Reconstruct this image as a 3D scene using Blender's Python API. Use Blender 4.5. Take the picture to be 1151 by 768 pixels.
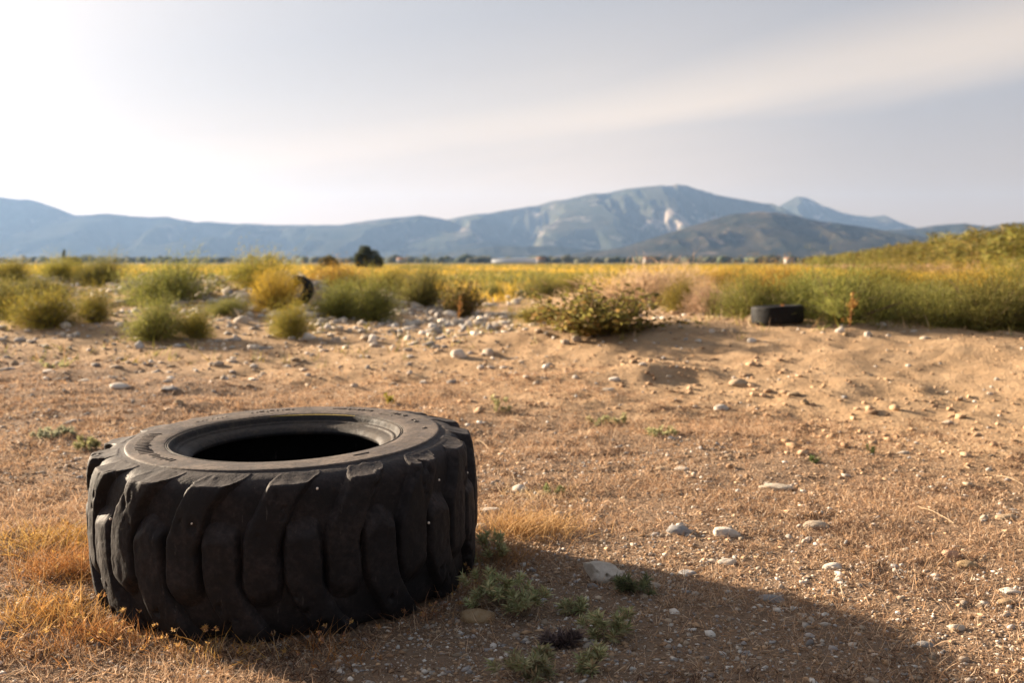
import bpy, math, random
import numpy as np
from mathutils import Vector, Matrix

for o in list(bpy.data.objects):
    bpy.data.objects.remove(o)
sc = bpy.context.scene
COL = sc.collection
R = math.radians

# ------------------------------------------------------------------ camera
CAM_H, F_PX, CX, CY, HOR = 1.143, 1119.0, 575.5, 384.0, 295.0
PITCH = math.atan((CY - HOR) / F_PX)
cam_d = bpy.data.cameras.new('camera')
cam = bpy.data.objects.new('camera', cam_d)
COL.objects.link(cam)
cam.location = (0, 0, CAM_H)
cam.rotation_euler = (math.pi / 2 - PITCH, 0, 0)
cam_d.sensor_width = 36
cam_d.lens = 35
cam_d.clip_start = 0.05
cam_d.clip_end = 60000
cam_d.dof.use_dof = True
cam_d.dof.focus_distance = 3.15
cam_d.dof.aperture_fstop = 2.9
sc.camera = cam

# ------------------------------------------------------------------ sun, sky, exposure
SUN_EL, SUN_AZ = R(16.0), R(-57.0)          # azimuth measured from +Y towards +X
sun_vec = Vector((math.sin(SUN_AZ) * math.cos(SUN_EL), math.cos(SUN_AZ) * math.cos(SUN_EL), math.sin(SUN_EL)))
sd = bpy.data.lights.new('sun', 'SUN')
sd.energy = 5.0
sd.angle = R(1.8)
sd.color = (1.0, 0.82, 0.61)
sun = bpy.data.objects.new('sun', sd)
COL.objects.link(sun)
sun.rotation_euler = sun_vec.to_track_quat('Z', 'Y').to_euler()

w = bpy.data.worlds.new('World')
sc.world = w
w.use_nodes = True
wn, wl = w.node_tree.nodes, w.node_tree.links
wn.clear()


def wnode(t, **k):
    n = wn.new(t)
    for a, b in k.items():
        setattr(n, a, b)
    return n


def wmath(op, a, b=None, clamp=False):
    n = wnode('ShaderNodeMath', operation=op, use_clamp=clamp)
    for i, v in enumerate((a, b)):
        if v is None:
            continue
        if isinstance(v, (int, float)):
            n.inputs[i].default_value = v
        else:
            wl.new(v, n.inputs[i])
    return n.outputs[0]


def wramp(v, lo, hi, a=0.0, b=1.0):
    n = wnode('ShaderNodeMapRange', interpolation_type='SMOOTHSTEP')
    wl.new(v, n.inputs[0])
    for i, x in enumerate((lo, hi, a, b)):
        n.inputs[i + 1].default_value = x
    return n.outputs[0]


sky = wnode('ShaderNodeTexSky', sky_type='NISHITA')
sky.sun_disc = False
sky.sun_elevation = SUN_EL
sky.sun_rotation = SUN_AZ
sky.air_density = 1.0
sky.dust_density = 3.0
sky.ozone_density = 1.0
tc = wnode('ShaderNodeTexCoord')
sep = wnode('ShaderNodeSeparateXYZ')
wl.new(tc.outputs['Generated'], sep.inputs[0])
dx, dy, dz = sep.outputs
az = wmath('ARCTAN2', dx, dy)
lev = wmath('SUBTRACT', dz, wmath('MULTIPLY', az, 0.134))        # cirrus streaks climb to the right
cmb = wnode('ShaderNodeCombineXYZ')
wl.new(wmath('MULTIPLY', az, 1.3), cmb.inputs[0])
wl.new(wmath('MULTIPLY', lev, 11.0), cmb.inputs[1])
noi = wnode('ShaderNodeTexNoise')
noi.inputs['Scale'].default_value = 1.0
noi.inputs['Detail'].default_value = 8
noi.inputs['Roughness'].default_value = 0.55
wl.new(cmb.outputs[0], noi.inputs['Vector'])
nz = noi.outputs['Fac']
# one long cirrus sheet with a soft lower edge, thinning upwards
wob = wmath('MULTIPLY', wmath('SUBTRACT', nz, 0.5), 0.05)
lev2 = wmath('ADD', lev, wob)
edge = wmath('MULTIPLY', wramp(lev2, 0.088, 0.132), wramp(lev2, 0.13, 0.195, 1.0, 0.05))
left = wramp(az, 0.02, 0.40, 1.0, 0.0)                            # the sheet closes towards the sun side
low = wmath('MULTIPLY', wmath('MULTIPLY', left, wramp(lev2, 0.12, 0.26, 1.0, 0.0)), 0.75)
cir = wmath('MULTIPLY', wmath('MAXIMUM', edge, low), wramp(nz, 0.3, 0.7, 0.6, 1.0), True)
# forward glow of the thin cloud round the sun
dt = wnode('ShaderNodeVectorMath', operation='DOT_PRODUCT')
wl.new(tc.outputs['Generated'], dt.inputs[0])
dt.inputs[1].default_value = sun_vec
cosg = wmath('MAXIMUM', dt.outputs['Value'], 0.0)
glow = wmath('POWER', cosg, 9.0)
bright = wmath('ADD', wmath('MULTIPLY', glow, 3.5), 4.6)
ccol = wnode('ShaderNodeMix', data_type='RGBA', blend_type='MULTIPLY')
ccol.inputs[0].default_value = 1.0
elev = wnode('ShaderNodeMix', data_type='RGBA')
wl.new(wramp(dz, 0.0, 0.17), elev.inputs[0])
elev.inputs[6].default_value = (1.30, 0.93, 0.60, 1)
elev.inputs[7].default_value = (1.04, 0.925, 0.80, 1)
wl.new(elev.outputs[2], ccol.inputs[6])
cb = wnode('ShaderNodeCombineXYZ')
for i in range(3):
    wl.new(bright, cb.inputs[i])
wl.new(cb.outputs[0], ccol.inputs[7])
mixs = wnode('ShaderNodeMix', data_type='RGBA')
wl.new(wmath('MULTIPLY', cir, 0.85), mixs.inputs[0])
# thin high haze everywhere takes the blue out of the clear sky
veil = wnode('ShaderNodeMix', data_type='RGBA')
wl.new(wramp(dz, 0.10, 0.60, 0.85, 0.25), veil.inputs[0])   # haze thins towards the zenith
wl.new(sky.outputs[0], veil.inputs[6])
vb = wnode('ShaderNodeVectorMath', operation='SCALE')
elev2 = wnode('ShaderNodeMix', data_type='RGBA')
wl.new(wramp(dz, 0.0, 0.17), elev2.inputs[0])
elev2.inputs[6].default_value = (1.28, 0.93, 0.62, 1)
elev2.inputs[7].default_value = (0.90, 0.90, 1.0, 1)
wl.new(elev2.outputs[2], vb.inputs[0])
wl.new(wmath('ADD', wmath('MULTIPLY', glow, 5.5), 2.7), vb.inputs['Scale'])
wl.new(vb.outputs[0], veil.inputs[7])
wl.new(veil.outputs[2], mixs.inputs[6])
wl.new(ccol.outputs[2], mixs.inputs[7])
bg = wnode('ShaderNodeBackground')
bg.inputs['Strength'].default_value = 0.056
warm = wnode('ShaderNodeMix', data_type='RGBA', blend_type='MULTIPLY')      # dust in the whole air column
warm.inputs[0].default_value = 1.0
warm.inputs[7].default_value = (0.87, 0.792, 0.715, 1)
wl.new(mixs.outputs[2], warm.inputs[6])
wl.new(warm.outputs[2], bg.inputs['Color'])
wo = wnode('ShaderNodeOutputWorld')
wl.new(bg.outputs[0], wo.inputs['Surface'])

sc.view_settings.view_transform = 'Standard'
sc.view_settings.look = 'None'
sc.view_settings.gamma = 1.0
sc.view_settings.use_curve_mapping = False
sc.view_settings.exposure = 2.1
sc.render.engine = 'CYCLES'
sc.cycles.use_denoising = True
sc.cycles.max_bounces = 6
sc.cycles.diffuse_bounces = 3
sc.cycles.glossy_bounces = 2
sc.cycles.transmission_bounces = 3
sc.cycles.volume_bounces = 0

# ------------------------------------------------------------------ numpy helpers
rng = np.random.default_rng(7)


def hash2(ix, iy, s):
    v = (ix.astype(np.int64) * 374761393 + iy.astype(np.int64) * 668265263 + s * 974711) & 0xFFFFFFFF
    v = ((v ^ (v >> 13)) * 1274126177) & 0xFFFFFFFF
    return ((v ^ (v >> 16)) & 0xFFFFFF) / float(0xFFFFFF)


def vnoise(x, y, s=0):
    x = np.asarray(x, float)
    y = np.asarray(y, float)
    ix, iy = np.floor(x), np.floor(y)
    fx, fy = x - ix, y - iy
    fx = fx * fx * fx * (fx * (fx * 6 - 15) + 10)
    fy = fy * fy * fy * (fy * (fy * 6 - 15) + 10)
    a, b = hash2(ix, iy, s), hash2(ix + 1, iy, s)
    c, d = hash2(ix, iy + 1, s), hash2(ix + 1, iy + 1, s)
    return (a + (b - a) * fx) * (1 - fy) + (c + (d - c) * fx) * fy - 0.5


def fbm(x, y, s=0, octs=4, gain=0.5):
    t, a = 0.0, 1.0
    for k in range(octs):
        t = t + a * vnoise(x * 2 ** k + 17.3 * k, y * 2 ** k - 9.1 * k, s + k)
        a *= gain
    return t


def ridged(x, y, s=0, octs=4):
    t, a = 0.0, 1.0
    for k in range(octs):
        t = t + a * (1 - np.abs(vnoise(x * 2 ** k + 5.7 * k, y * 2 ** k + 3.3 * k, s + k)) * 4)
        a *= 0.5
    return t


def sst(e0, e1, x):
    t = np.clip((np.asarray(x, float) - e0) / (e1 - e0), 0, 1)
    return t * t * (3 - 2 * t)


TYRE_C = (-0.826, 3.678)
TILT_Y, TILT_X = 0.035, 0.018


def gauss(x, y, cx, cy, sx, sy):
    return np.exp(-((x - cx) / sx) ** 2 - ((y - cy) / sy) ** 2)


def height(x, y):
    x = np.asarray(x, float)
    y = np.asarray(y, float)
    r = np.hypot(x, y)
    far = 1 - sst(60, 140, r)
    # bank of sandy earth, higher to the right
    start = 9.5 - 3.2 * sst(0.0, 3.5, x)
    crest = 12.3 + 0.5 * vnoise(x * 0.5, y * 0 + 3, 11)
    wgt = 0.30 + 0.70 * sst(-1.0, 2.5, x)
    bank = 0.43 * wgt * sst(0, 1, (y - start) / (crest - start)) * (1 - 0.45 * sst(16, 45, y))
    # rubble heap on the left
    rub = 0.40 * sst(14.5, 20.5, y) * (1 - sst(24, 34, y)) * (1 - sst(-4.2, -0.8, x)) * (1 + 0.6 * fbm(x * 0.45, y * 0.45, 41, 3))
    rub = rub + 0.16 * sst(11.0, 15.0, y) * (1 - sst(30, 45, y)) * (1 - sst(-5, -1, x))
    track = -0.10 * gauss(x, y, 0.6 + 0.05 * (y - 18), 0 * y, 1.3, 1e9) * sst(14, 20, y)
    n = 0.10 * fbm(x * 0.35, y * 0.35, 3, 3) + 0.045 * fbm(x * 1.4, y * 1.4, 5, 4) * (0.4 + 0.6 * sst(5, 9, y))
    n = n + 0.022 * fbm(x * 5, y * 5, 8, 3) + 0.035 * fbm(x * 2.6, y * 2.6, 19, 4) * sst(5.5, 8.5, y)
    bumps = 0.12 * gauss(x, y, 1.2, 9.3, 0.65, 0.28) + 0.07 * gauss(x, y, -0.1, 11.8, 0.8, 0.3) + 0.06 * gauss(x, y, 2.9, 8.6, 0.5, 0.3)
    d2 = ((x - TYRE_C[0]) ** 2 + (y - TYRE_C[1]) ** 2)
    near = np.exp(-(d2 / 1.25) ** 2)
    plane = TILT_Y * (y - TYRE_C[1]) + TILT_X * (x - TYRE_C[0])
    h = bank + rub + track + n + bumps
    # keep the foreground close to level
    fl = 1 - sst(3.8, 6.0, r)
    h = h * (1 - 0.6 * fl)
    h = h * (1 - near) + (plane - 0.03 + 0.012 * fbm(x * 6, y * 6, 8, 3)) * near
    return h * far


def ray(px, py):
    d = Vector(((px - CX) / F_PX, 0, 0)) + Vector((0, math.cos(PITCH), -math.sin(PITCH))) + Vector((0, math.sin(PITCH), math.cos(PITCH))) * ((CY - py) / F_PX)
    return d


def at(px, py):
    """ground point seen at a photograph pixel"""
    d = ray(px, py)
    t = np.concatenate([np.linspace(1.5, 30, 3000), np.linspace(30, 200, 1500)])
    x, y, z = d.x * t, d.y * t, CAM_H + d.z * t
    g = height(x, y)
    k = np.argmax(z < g)
    if not (z < g).any():
        k = len(t) - 1
    return Vector((x[k], y[k], float(g[k])))


def atd(px, dist):
    """ground point in a pixel column at a given distance"""
    x = (px - CX) / F_PX * dist
    return Vector((x, dist, float(height(x, dist))))


def mesh_np(name, v, tris=None, quads=None, col=None, smooth=True):
    me = bpy.data.meshes.new(name)
    v = np.asarray(v, np.float32)
    loops, starts, n = [], [], 0
    if quads is not None and len(quads):
        q = np.asarray(quads, np.int32)
        loops.append(q.ravel())
        starts.append(np.arange(len(q)) * 4)
        n = len(q) * 4
    if tris is not None and len(tris):
        t = np.asarray(tris, np.int32)
        loops.append(t.ravel())
        starts.append(n + np.arange(len(t)) * 3)
    loops = np.concatenate(loops).astype(np.int32)
    starts = np.concatenate(starts).astype(np.int32)
    me.vertices.add(len(v))
    me.vertices.foreach_set('co', v.ravel())
    me.loops.add(len(loops))
    me.loops.foreach_set('vertex_index', loops)
    me.polygons.add(len(starts))
    me.polygons.foreach_set('loop_start', starts)
    if smooth:
        me.polygons.foreach_set('use_smooth', np.ones(len(starts), bool))
    if col is not None:
        a = me.color_attributes.new('Col', 'FLOAT_COLOR', 'POINT')
        c = np.ones((len(v), 4), np.float32)
        c[:, :3] = col
        a.data.foreach_set('color', c.ravel())
    me.update(calc_edges=True)
    me.validate()
    return me


def obj(name, me, mat=None, parent=None, loc=(0, 0, 0), rot=(0, 0, 0), scale=(1, 1, 1)):
    o = bpy.data.objects.new(name, me)
    COL.objects.link(o)
    if mat is not None and me is not None and not me.materials:
        me.materials.append(mat)
    o.parent = parent
    o.location = loc
    o.rotation_euler = rot
    o.scale = scale
    return o


def tag(o, label, cat, group=None):
    o['label'] = label
    o['category'] = cat
    if group:
        o['group'] = group
    return o


def kind(o, k, label=None, cat=None):
    o['kind'] = k
    if label:
        o['label'] = label
    if cat:
        o['category'] = cat
    return o


def copy_tree(o, parent=None):
    c = o.copy()
    COL.objects.link(c)
    c.parent = parent
    for ch in list(o.children):
        copy_tree(ch, c)
    return c


# ------------------------------------------------------------------ materials
def mat(name):
    m = bpy.data.materials.new(name)
    m.use_nodes = True
    nt = m.node_tree
    nt.nodes.clear()
    out = nt.nodes.new('ShaderNodeOutputMaterial')
    b = nt.nodes.new('ShaderNodeBsdfPrincipled')
    nt.links.new(b.outputs[0], out.inputs[0])
    b.inputs['Specular IOR Level'].default_value = 0.25
    return m, nt, b, out


def N(nt, t, ins=None, **k):
    n = nt.nodes.new(t)
    for a, b in k.items():
        setattr(n, a, b)
    for i, v in (ins or {}).items():
        if isinstance(v, bpy.types.NodeSocket):
            nt.links.new(v, n.inputs[i])
        else:
            n.inputs[i].default_value = v
    return n


def noise(nt, scale, detail=4, rough=0.55, vec=None, dim='3D'):
    n = N(nt, 'ShaderNodeTexNoise', {'Scale': scale, 'Detail': detail, 'Roughness': rough})
    if vec is not None:
        nt.links.new(vec, n.inputs['Vector'])
    return n.outputs['Fac']


def rampv(nt, v, lo, hi, a=0.0, b=1.0):
    return N(nt, 'ShaderNodeMapRange', {0: v, 1: lo, 2: hi, 3: a, 4: b}, interpolation_type='SMOOTHSTEP').outputs[0]


def mixc(nt, f, a, b):
    n = N(nt, 'ShaderNodeMix', {0: f}, data_type='RGBA')
    for i, v in ((6, a), (7, b)):
        if isinstance(v, bpy.types.NodeSocket):
            nt.links.new(v, n.inputs[i])
        else:
            n.inputs[i].default_value = (*v, 1)
    return n.outputs[2]


def mth(nt, op, a, b):
    return N(nt, 'ShaderNodeMath', {0: a, 1: b}, operation=op).outputs[0]


def foliage_mat(name, transl=0.35, tint=(1, 1, 1), rough=0.7):
    m, nt, b, out = mat(name)
    at_ = N(nt, 'ShaderNodeAttribute', attribute_name='Col')
    info = N(nt, 'ShaderNodeObjectInfo')
    hsv = N(nt, 'ShaderNodeHueSaturation', {'Color': at_.outputs['Color'], 'Value': rampv(nt, info.outputs['Random'], 0, 1, 0.85, 1.15), 'Hue': rampv(nt, info.outputs['Random'], 0, 1, 0.485, 0.51)})
    mul = N(nt, 'ShaderNodeMix', {0: 1.0, 6: hsv.outputs[0], 7: (*tint, 1)}, data_type='RGBA', blend_type='MULTIPLY')
    nt.links.new(mul.outputs[2], b.inputs['Base Color'])
    b.inputs['Roughness'].default_value = rough
    b.inputs['Specular IOR Level'].default_value = 0.12
    tr = N(nt, 'ShaderNodeBsdfTranslucent', {'Color': mul.outputs[2]})
    mx = N(nt, 'ShaderNodeMixShader', {0: transl, 1: b.outputs[0], 2: tr.outputs[0]})
    nt.links.new(mx.outputs[0], out.inputs[0])
    return m


# ground
m_ground, nt, b, _ = mat('dry_earth')
geo = N(nt, 'ShaderNodeNewGeometry')
pos = geo.outputs['Position']
px_, py_, pz_ = N(nt, 'ShaderNodeSeparateXYZ', {0: pos}).outputs
big = noise(nt, 0.5, 3, 0.5, pos)
mid = noise(nt, 3.0, 6, 0.6, pos)
fine = noise(nt, 45.0, 5, 0.65, pos)
grit = N(nt, 'ShaderNodeTexVoronoi', {'Vector': pos, 'Scale': 90.0})
c = mixc(nt, rampv(nt, mid, 0.3, 0.7), (0.40, 0.26, 0.145), (0.49, 0.335, 0.20))
c = mixc(nt, rampv(nt, big, 0.4, 0.7, 0, 0.45), c, (0.42, 0.29, 0.17))
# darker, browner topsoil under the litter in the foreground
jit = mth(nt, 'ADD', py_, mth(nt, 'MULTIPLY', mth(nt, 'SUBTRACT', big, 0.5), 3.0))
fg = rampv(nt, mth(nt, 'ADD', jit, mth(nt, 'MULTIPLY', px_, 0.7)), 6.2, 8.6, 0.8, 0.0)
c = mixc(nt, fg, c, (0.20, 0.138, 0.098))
# yellow-green plain beyond the bank
fld = rampv(nt, mth(nt, 'ADD', py_, mth(nt, 'MULTIPLY', mth(nt, 'SUBTRACT', big, 0.5), 14.0)), 24.0, 34.0)
fcol = mixc(nt, rampv(nt, noise(nt, 0.09, 4, 0.6, pos), 0.42, 0.6), (0.40, 0.27, 0.07), (0.16, 0.15, 0.05))
c = mixc(nt, fld, c, fcol)
far_ = rampv(nt, py_, 300.0, 700.0)
c = mixc(nt, far_, c, mixc(nt, rampv(nt, noise(nt, 0.006, 4, 0.6, pos), 0.42, 0.6), (0.10, 0.11, 0.05), (0.20, 0.17, 0.08)))
c = mixc(nt, rampv(nt, fine, 0.3, 0.75, 0.3, 0.0), c, (0.14, 0.085, 0.05))
spk = N(nt, 'ShaderNodeTexVoronoi', {'Vector': pos, 'Scale': 150.0}, feature='F1')
spm = mth(nt, 'LESS_THAN', spk.outputs['Distance'], 0.22)
spr = mth(nt, 'GREATER_THAN', N(nt, 'ShaderNodeSeparateColor', {0: spk.outputs['Color']}).outputs[0], 0.8)
c = mixc(nt, mth(nt, 'MULTIPLY', mth(nt, 'MULTIPLY', spm, spr), rampv(nt, py_, 14, 20, 0.75, 0.0)), c, (0.50, 0.42, 0.33))
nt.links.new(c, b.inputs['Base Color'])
b.inputs['Roughness'].default_value = 0.95
b.inputs['Specular IOR Level'].default_value = 0.08
hgt = mth(nt, 'ADD', mth(nt, 'MULTIPLY', fine, 0.55), mth(nt, 'ADD', mth(nt, 'MULTIPLY', noise(nt, 14.0, 5, 0.6, pos), 1.1), mth(nt, 'MULTIPLY', grit.outputs['Distance'], -0.25)))
bp = N(nt, 'ShaderNodeBump', {'Height': hgt, 'Strength': 0.9, 'Distance': 0.03})
nt.links.new(bp.outputs[0], b.inputs['Normal'])

# stones
def stone_mat(name, c1, c2, c3):
    m, nt, b, _ = mat(name)
    tcn = N(nt, 'ShaderNodeTexCoord')
    info = N(nt, 'ShaderNodeObjectInfo')
    off = N(nt, 'ShaderNodeVectorMath', {0: tcn.outputs['Object'], 1: (0, 0, 0)}, operation='ADD')
    nt.links.new(N(nt, 'ShaderNodeCombineXYZ', {0: mth(nt, 'MULTIPLY', info.outputs['Random'], 50.0)}).outputs[0], off.inputs[1])
    v = off.outputs[0]
    c = mixc(nt, rampv(nt, noise(nt, 2.5, 5, 0.6, v), 0.35, 0.65), c1, c2)
    c = mixc(nt, rampv(nt, noise(nt, 9.0, 5, 0.7, v), 0.5, 0.75, 0, 0.8), c, c3)
    hs = N(nt, 'ShaderNodeHueSaturation', {'Color': c, 'Value': rampv(nt, info.outputs['Random'], 0, 1, 0.75, 1.1), 'Saturation': rampv(nt, info.outputs['Random'], 0, 1, 1.2, 0.7)})
    nt.links.new(hs.outputs[0], b.inputs['Base Color'])
    b.inputs['Roughness'].default_value = 0.85
    bp = N(nt, 'ShaderNodeBump', {'Height': noise(nt, 14.0, 6, 0.7, v), 'Strength': 0.5, 'Distance': 0.06})
    nt.links.new(bp.outputs[0], b.inputs['Normal'])
    return m


m_pale = stone_mat('pale_limestone', (0.58, 0.50, 0.41), (0.68, 0.60, 0.50), (0.44, 0.35, 0.26))
m_grey = stone_mat('grey_stone', (0.30, 0.29, 0.29), (0.42, 0.40, 0.38), (0.24, 0.21, 0.18))
m_tan = stone_mat('tan_stone', (0.45, 0.32, 0.20), (0.52, 0.40, 0.27), (0.32, 0.21, 0.12))
m_red = stone_mat('orange_stone', (0.52, 0.24, 0.12), (0.55, 0.32, 0.18), (0.40, 0.22, 0.12))

m_vcol, nt, b, _ = mat('gravel_grains')
nt.links.new(N(nt, 'ShaderNodeAttribute', attribute_name='Col').outputs['Color'], b.inputs['Base Color'])
b.inputs['Roughness'].default_value = 0.9

m_straw = foliage_mat('dry_straw', 0.30)
m_leaf = foliage_mat('soft_leaf', 0.40)
m_reed = foliage_mat('reed_leaf', 0.38)
m_wood, nt, b, _ = mat('woody_stem')
nt.links.new(mixc(nt, noise(nt, 20, 4), (0.10, 0.065, 0.04), (0.20, 0.14, 0.09)), b.inputs['Base Color'])
b.inputs['Roughness'].default_value = 0.9

# rubber
def rubber(name, base, dust, dust_amt, up_amt):
    m, nt, b, _ = mat(name)
    tcn = N(nt, 'ShaderNodeTexCoord')
    geo = N(nt, 'ShaderNodeNewGeometry')
    v = geo.outputs['Position']
    nzc = N(nt, 'ShaderNodeSeparateXYZ', {0: geo.outputs['Normal']}).outputs[2]
    up = rampv(nt, nzc, 0.1, 0.95, 0.0, up_amt)
    n1 = noise(nt, 9.0, 6, 0.65, v)
    n2 = noise(nt, 60.0, 5, 0.7, v)
    patch = rampv(nt, mth(nt, 'ADD', mth(nt, 'MULTIPLY', n1, 0.7), mth(nt, 'MULTIPLY', n2, 0.3)), 0.42, 0.68, 0.0, dust_amt)
    f = N(nt, 'ShaderNodeMath', {0: up, 1: patch}, operation='ADD', use_clamp=True).outputs[0]
    f = mth(nt, 'MULTIPLY', f, rampv(nt, n2, 0.25, 0.7, 0.55, 1.0))
    c = mixc(nt, f, base, dust)
    # pale scuffs: stretched noise
    mp = N(nt, 'ShaderNodeMapping', {0: v})
    mp.inputs['Scale'].default_value = (40, 40, 7)
    mp.inputs['Rotation'].default_value = (0.5, 0.3, 0.2)
    sc_ = rampv(nt, noise(nt, 1.0, 6, 0.75, mp.outputs[0]), 0.60, 0.78, 0.0, 0.6)
    c = mixc(nt, sc_, c, (0.16, 0.135, 0.12))
    nt.links.new(c, b.inputs['Base Color'])
    nt.links.new(rampv(nt, n1, 0.3, 0.7, 0.62, 0.85), b.inputs['Roughness'])
    b.inputs['Specular IOR Level'].default_value = 0.22
    hh = mth(nt, 'ADD', mth(nt, 'MULTIPLY', n2, 0.35), mth(nt, 'ADD', n1, mth(nt, 'MULTIPLY', noise(nt, 220, 3, 0.6, v), 0.12)))
    bp = N(nt, 'ShaderNodeBump', {'Height': hh, 'Strength': 0.5, 'Distance': 0.012})
    nt.links.new(bp.outputs[0], b.inputs['Normal'])
    return m


m_rub = rubber('weathered_rubber', (0.0070, 0.0060, 0.0068), (0.085, 0.066, 0.060), 0.32, 0.36)
m_side = rubber('dusty_sidewall_rubber', (0.022, 0.019, 0.018), (0.17, 0.13, 0.105), 0.65, 0.45)
m_bead = rubber('bead_rubber', (0.016, 0.015, 0.016), (0.12, 0.09, 0.065), 0.35, 0.30)
m_line = rubber('lining_rubber', (0.008, 0.008, 0.009), (0.02, 0.017, 0.015), 0.2, 0.1)
m_ylw, nt, b, _ = mat('faded_yellow_paint')
b.inputs['Base Color'].default_value = (0.45, 0.33, 0.08, 1)
b.inputs['Roughness'].default_value = 0.7
m_shell, nt, b, _ = mat('snail_shell')
b.inputs['Base Color'].default_value = (0.75, 0.66, 0.55, 1)
b.inputs['Roughness'].default_value = 0.5

# mountains
def mountain_mat(name, veg1, veg2, rock, rlo, rhi, scale=1.0):
    m, nt, b, _ = mat(name)
    geo = N(nt, 'ShaderNodeNewGeometry')
    mp = N(nt, 'ShaderNodeMapping', {0: geo.outputs['Position']})
    mp.inputs['Scale'].default_value = (scale, scale, scale)
    v = mp.outputs[0]
    c = mixc(nt, rampv(nt, noise(nt, 0.0035, 6, 0.6, v), 0.35, 0.65), veg1, veg2)
    rk = mth(nt, 'ADD', mth(nt, 'MULTIPLY', noise(nt, 0.0016, 3, 0.5, v), 0.6), mth(nt, 'MULTIPLY', noise(nt, 0.008, 6, 0.7, v), 0.4))
    c = mixc(nt, rampv(nt, rk, rlo, rhi), c, rock)
    nt.links.new(c, b.inputs['Base Color'])
    b.inputs['Roughness'].default_value = 1.0
    b.inputs['Specular IOR Level'].default_value = 0.0
    bp = N(nt, 'ShaderNodeBump', {'Height': noise(nt, 0.012, 6, 0.7, v), 'Strength': 0.8, 'Distance': 60.0})
    nt.links.new(bp.outputs[0], b.inputs['Normal'])
    return m


m_mtn = mountain_mat('mountain_scrub', (0.050, 0.055, 0.036), (0.085, 0.078, 0.052), (0.34, 0.28, 0.23), 0.53, 0.61)
m_ridge = mountain_mat('ridge_forest', (0.030, 0.036, 0.028), (0.055, 0.055, 0.042), (0.16, 0.14, 0.12), 0.57, 0.70)
m_hill = mountain_mat('hill_scrub', (0.022, 0.023, 0.013), (0.062, 0.050, 0.030), (0.20, 0.15, 0.11), 0.56, 0.64, 1.6)

# ------------------------------------------------------------------ the ground: one sheet to the horizon
AX, AY = 0.0, -1.5                     # fan apex behind the viewpoint
ang = np.concatenate([np.linspace(-0.72, 0.72, 330), np.linspace(0.72, 2 * math.pi - 0.72, 44)[1:-1]])
rr = np.concatenate([np.exp(np.arange(math.log(1.2), math.log(55), 0.0062)), np.exp(np.arange(math.log(55), math.log(13000), 0.06)), [13000]])
A, RR = np.meshgrid(ang, rr)
gx, gy = AX + RR * np.sin(A), AY + RR * np.cos(A)
gz = height(gx, gy)
nr, na = A.shape
gv = np.stack([gx, gy, gz], -1).reshape(-1, 3)
ii, jj = np.meshgrid(np.arange(nr - 1), np.arange(na), indexing='ij')
j2 = (jj + 1) % na
quads = np.stack([ii * na + jj, ii * na + j2, (ii + 1) * na + j2, (ii + 1) * na + jj], -1).reshape(-1, 4)[:, ::-1]
gv = np.vstack([gv, [[AX, AY, float(height(AX, AY))]]])
jn = np.arange(na)
tri0 = np.stack([np.full(na, len(gv) - 1), (jn + 1) % na, jn], -1)
ground = kind(obj('ground', mesh_np('ground', gv, tri0, quads), m_ground), 'structure')

# ------------------------------------------------------------------ mountains and hills
def mountain(name, dist, prof, width, mt, seed, spur=0.3, nx=420, nv=110, fx=1.0):
    prof = np.array(prof, float)
    X = (prof[:, 0] - CX) / F_PX * dist
    Z = CAM_H + (HOR - prof[:, 1]) / F_PX * dist
    xs = np.linspace(X[0], X[-1], nx)
    vs = np.linspace(-1, 1, nv)
    xx, vv = np.meshgrid(xs, vs)
    yy = dist + vv * width
    s = 1.0 / width
    wx = fbm(xx * s * 1.2, yy * s * 1.2, seed + 20, 3) * width * 0.55 * np.abs(vv)
    S = np.interp(xx + wx, X, Z)
    S = S + dist * 0.0012 * fbm(xx * s * 6, xx * 0, seed + 30, 4)
    a = np.abs(vv)
    fall = 1 - a ** 1.15
    spurs = np.clip(ridged(xx * s * 2.2 * fx, yy * s * 1.1, seed, 5) - 0.75, -1.1, 0.06)
    z = S * np.clip(fall, 0, 1) * (1 + spur * spurs * (a * (1 - a) * 4))
    z = np.where(z < 0, 0, z) - 3.0 * (a > 0.985) - 0.5
    v = np.stack([xx, yy, z], -1).reshape(-1, 3)
    i, j = np.meshgrid(np.arange(nv - 1), np.arange(nx - 1), indexing='ij')
    q = np.stack([i * nx + j, i * nx + j + 1, (i + 1) * nx + j + 1, (i + 1) * nx + j], -1).reshape(-1, 4)
    return kind(obj(name, mesh_np(name, v, None, q), mt), 'structure')


mountain('mountain', 9000, [(380, 294), (430, 268), (480, 250), (520, 244), (560, 236), (605, 229), (650, 221), (690, 214), (720, 211), (757, 207), (775, 208), (790, 213), (805, 217), (835, 223), (865, 230), (885, 238), (930, 252), (1000, 272), (1080, 294)], 2300, m_mtn, 3, 0.85, fx=2.0)
mountain('ridge', 8200, [(-420, 240), (-300, 232), (-150, 236), (-60, 224), (0, 222), (38, 222), (62, 231), (88, 241), (125, 240), (150, 244), (190, 243), (220, 249), (240, 248), (270, 252), (330, 252), (385, 253), (415, 248), (450, 244), (472, 242), (500, 246), (540, 262), (600, 282), (660, 294)], 1700, m_ridge, 9, 0.6, fx=1.6)
mountain('peak', 11200, [(780, 294), (820, 262), (850, 242), (868, 235), (880, 228), (893, 221), (903, 222), (918, 229), (940, 238), (958, 242), (975, 244), (990, 242), (1005, 249), (1025, 256), (1060, 262), (1120, 278), (1180, 294)], 1500, m_mtn, 14, 0.35, 260, 80)
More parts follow.
